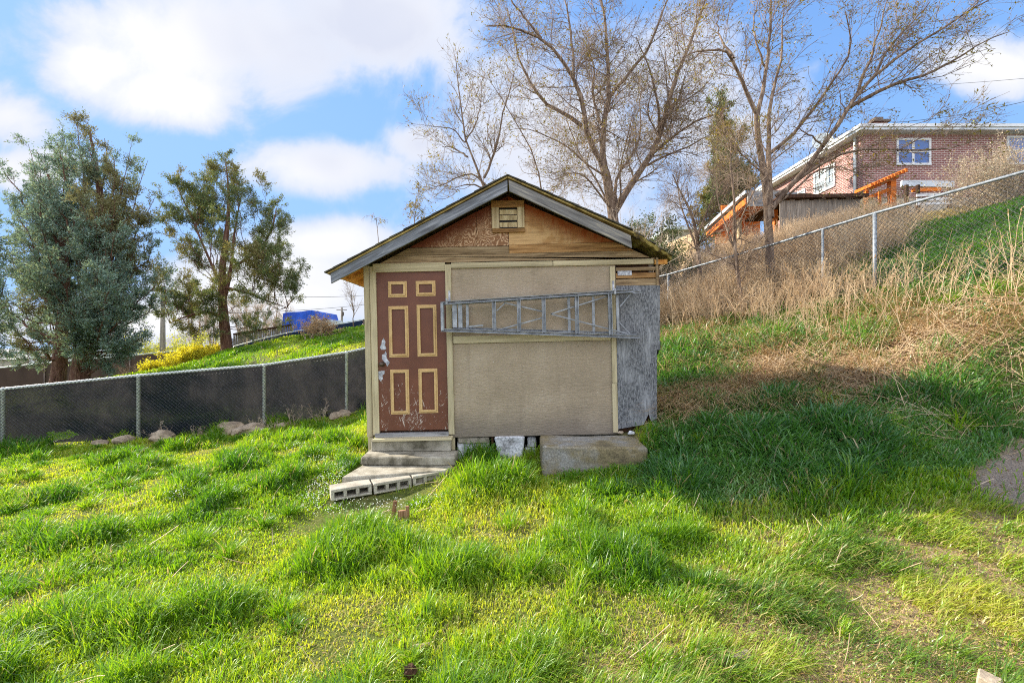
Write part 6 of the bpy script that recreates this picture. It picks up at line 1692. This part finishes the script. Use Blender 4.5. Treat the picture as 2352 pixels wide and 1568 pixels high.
# pebbles and crumbs of earth
x, y = scatter(1.7, 7.5, lambda q: 260, rng, .05, 1.3); wgt = np.clip(z_sand(x, y) * .5 + z_path(x, y) * .9 + z_bank(x, y), 0, 1)
keep = rng.rand(len(x)) < wgt; x, y = x[keep], y[keep]; n = len(x); sz = rng.uniform(.003, .011, n) * (1 + 1.6 * z_bank(x, y))
oct_ = np.array([(1, 0, 0), (-1, 0, 0), (0, 1, 0), (0, -1, 0), (0, 0, .8), (0, 0, -.8)], float); tri = np.array([(0, 2, 4), (2, 1, 4), (1, 3, 4), (3, 0, 4), (2, 0, 5), (1, 2, 5), (3, 1, 5), (0, 3, 5)])
V = (np.stack([x, y, ground(x, y) + sz * .3], 1)[:, None] + oct_[None] * sz[:, None, None] * rng.uniform(.6, 1.4, (n, 6, 1))).reshape(-1, 3)
cr = (tri[None] + (np.arange(n) * 6)[:, None, None]).ravel(); o = big_mesh('pebbles', V, cr, np.arange(n * 8) * 3, surf('earth_crumb', [(.35, lin(116, 88, 64)), (.65, lin(176, 146, 114))], 30)); tag(o, kind='stuff')

# --- single things lying in the grass
M_DRIFT = wood('split_grey_wood', lin(120, 100, 84), lin(170, 152, 134), lin(206, 190, 172), 'x', 2.5)
def chunk(px, py, size, rot, label, mat=None, name='wood_chunk', cat='wood chunk'):
    z = 0
    for _ in range(6):
        Y = (EYE - z) * F / (py - CY); xx = (px - CX) / F * Y; z = gz(xx, Y)
    o = rough_block(name, size, mat or M_DRIFT, None, (xx, Y, z + size[2] * .9), rot, 4, .008, 9, .006, int(px)); o.rotation_euler.x = .12; o['label'] = label; o['category'] = cat; return o
chunk(1700, 1515, (.105, .05, .025), .1, 'short weathered wood chunk on the sandy grass at the bottom')
chunk(965, 1490, (.10, .022, .02), .25, 'pale splinter of wood in the front lawn')
chunk(2185, 962, (.3, .1, .06), .4, 'crumpled pale scrap under the bank beside the path', surf('grey_scrap', [(.3, lin(150, 150, 162)), (.7, lin(206, 206, 214))], 8, bump=1, bd=.02), 'plastic_scrap', 'scrap')
chunk(1778, 1343, (.13, .028, .016), .15, 'flat weathered stick in the sandy grass', None, 'wood_chunk')
chunk(2270, 1590, (.08, .07, .05), .7, 'small pale stone at the lower right edge', M_ROCK, 'stone', 'stone')
bm = bmesh.new(); bmesh.ops.create_icosphere(bm, subdivisions=3, radius=.028)
for v in bm.verts:
    t = math.atan2(v.co.y, v.co.x); v.co *= 1 + .22 * math.sin(t * 5 + v.co.z * 260) * math.cos(v.co.z * 160); v.co.z *= 1.3
me = bpy.data.meshes.new('pine_cone'); bm.to_mesh(me); bm.free(); me.materials.append(M_METALDARK if False else M_DARKWOOD); o = bpy.data.objects.new('pine_cone', me); link(o); xx, Y = -.47, 2.10; o.location = (xx, Y, gz(xx, Y) + .05); o.rotation_euler = (1.2, .3, 0); tag(o, 'dark pine cone in the grass at the bottom edge', 'pine cone')

# ------------------------------------------------------------------ sky, sun, camera
wd = bpy.data.worlds.new('World'); SC.world = wd; wd.use_nodes = True
nt = wd.node_tree; nt.nodes.clear()
class WM(Mat):
    def __init__(s): s.nt = nt
m = WM(); out = m.n('ShaderNodeOutputWorld'); bg = m.n('ShaderNodeBackground'); nt.links.new(bg.outputs[0], out.inputs[0])
sky = m.n('ShaderNodeTexSky', sky_type='NISHITA', sun_disc=False, sun_elevation=math.radians(28), sun_rotation=SUNROT, altitude=900, air_density=1.0, dust_density=.6, ozone_density=2.2)
tc = m.n('ShaderNodeTexCoord'); sp = m.n('ShaderNodeSeparateXYZ'); nt.links.new(tc.outputs['Generated'], sp.inputs[0])
yy = m.math('MAXIMUM', m.math('ABSOLUTE', sp.outputs[1]), .12)
u = m.math('DIVIDE', sp.outputs[0], yy); w_ = m.math('DIVIDE', sp.outputs[2], yy)
uv = m.n('ShaderNodeCombineXYZ'); m.set(uv.inputs[0], u); m.set(uv.inputs[1], w_); m.set(uv.inputs[2], m.math('MULTIPLY', m.math('LESS_THAN', sp.outputs[1], 0.0), 7.0))
n1 = m.noise(uv.outputs[0], 3.4, 10, .60, .35); n2 = m.noise(uv.outputs[0], 1.1, 4, .5, .3)
def blob_(px, py, ax, ay, p=1.0):
    u0, v0 = (px - CX) / F, (CY - py) / F
    a = m.math('DIVIDE', m.math('SUBTRACT', u, u0), ax / F); b_ = m.math('DIVIDE', m.math('SUBTRACT', w_, v0), ay / F)
    r2 = m.math('ADD', m.math('MULTIPLY', a, a), m.math('MULTIPLY', b_, b_))
    return m.math('MULTIPLY', m.math('SUBTRACT', 1.0, m.math('SQRT', r2)), p)
BL = [(500, 95, 480, 170, 1), (880, 60, 260, 130, 1), (210, 150, 160, 100, 1), (380, 210, 240, 80, .9), (20, 270, 120, 90, .8), (770, 380, 210, 75, 1), (960, 330, 110, 60, .8), (50, 390, 130, 60, .8), (640, 660, 330, 130, .8), (760, 560, 170, 60, .8), (300, 740, 420, 70, .8),
      (2300, 160, 190, 70, .8), (2450, 130, 200, 80, .8), (1330, 340, 380, 300, .55), (1530, 300, 260, 240, .5), (980, 640, 200, 120, .6)]
f = None
for q in BL:
    bl = blob_(*q); f = bl if f is None else m.math('SMOOTH_MAX', f, bl, .25)
behind = m.math('MULTIPLY_ADD', m.math('SUBTRACT', n2, .5), 3.0, .25)
isb = m.math('LESS_THAN', sp.outputs[1], 0.0)
mx = m.n('ShaderNodeMix', data_type='FLOAT'); m.set(mx.inputs[0], isb); m.set(mx.inputs[2], f); m.set(mx.inputs[3], behind)
dens = m.math('ADD', mx.outputs[0], m.math('MULTIPLY', m.math('SUBTRACT', n1, .5), 1.85))
cov = m.step(dens, -.14, .30)
core = m.step(dens, .05, .75)
shade = m.math('MULTIPLY', core, m.step(n2, .62, .40))
ccol = m.mix(core, (.70, .76, .90), (1.0, .98, .97))
ccol = m.mix(m.math('MULTIPLY', shade, .75), ccol, (.62, .66, .80))
cm = m.math('MULTIPLY_ADD', isb, CLOUDB - CLOUD, CLOUD); cg = m.n('ShaderNodeCombineColor'); [m.set(cg.inputs[i], cm) for i in range(3)]
cl = m.mix(1.0, ccol, cg.outputs[0], 'MULTIPLY')
sc3 = m.n('ShaderNodeSeparateColor'); nt.links.new(sky.outputs[0], sc3.inputs[0]); cc3 = m.n('ShaderNodeCombineColor')
for i in range(3):                                  # soft shoulder so that the glow round the sun keeps its blue
    xx_ = m.math('MULTIPLY', sc3.outputs[i], SKYG[i])
    m.set(cc3.inputs[i], m.math('DIVIDE', xx_, m.math('SQRT', m.math('MULTIPLY_ADD', m.math('MULTIPLY', xx_, xx_), 1 / SKYC[i] ** 2, 1.0))))
skc = cc3.outputs[0]
fin = m.mix(m.math('MULTIPLY', cov, .93), skc, cl)
m.set(bg.inputs[0], fin); bg.inputs[1].default_value = SKYS

sd = bpy.data.lights.new('Sun', 'SUN'); sd.energy = SUNE; sd.angle = math.radians(.53); sd.color = (1, .93, .80)
so = bpy.data.objects.new('sun_light', sd); link(so); so.rotation_euler = TO_SUN.to_track_quat('Z', 'Y').to_euler(); so.location = (-20, 10, 20)

cam = bpy.data.cameras.new('Camera'); cam.sensor_width = 36; cam.lens = F / 2352 * 36; cam.clip_end = 3000; cam.clip_start = .05
co_ = bpy.data.objects.new('camera', cam); link(co_); co_.location = (0, 0, EYE); co_.rotation_euler = (math.radians(90), 0, 0); SC.camera = co_
vs_ = SC.view_settings; vs_.view_transform = 'Standard'; vs_.look = 'None'; vs_.exposure = EXPO; vs_.gamma = 1
SC.cycles.max_bounces = 6; SC.cycles.transparent_max_bounces = 8; SC.cycles.diffuse_bounces = 3; SC.cycles.use_denoising = False; SC.cycles.pixel_filter_type = 'BLACKMAN_HARRIS'; SC.cycles.filter_width = 1.05
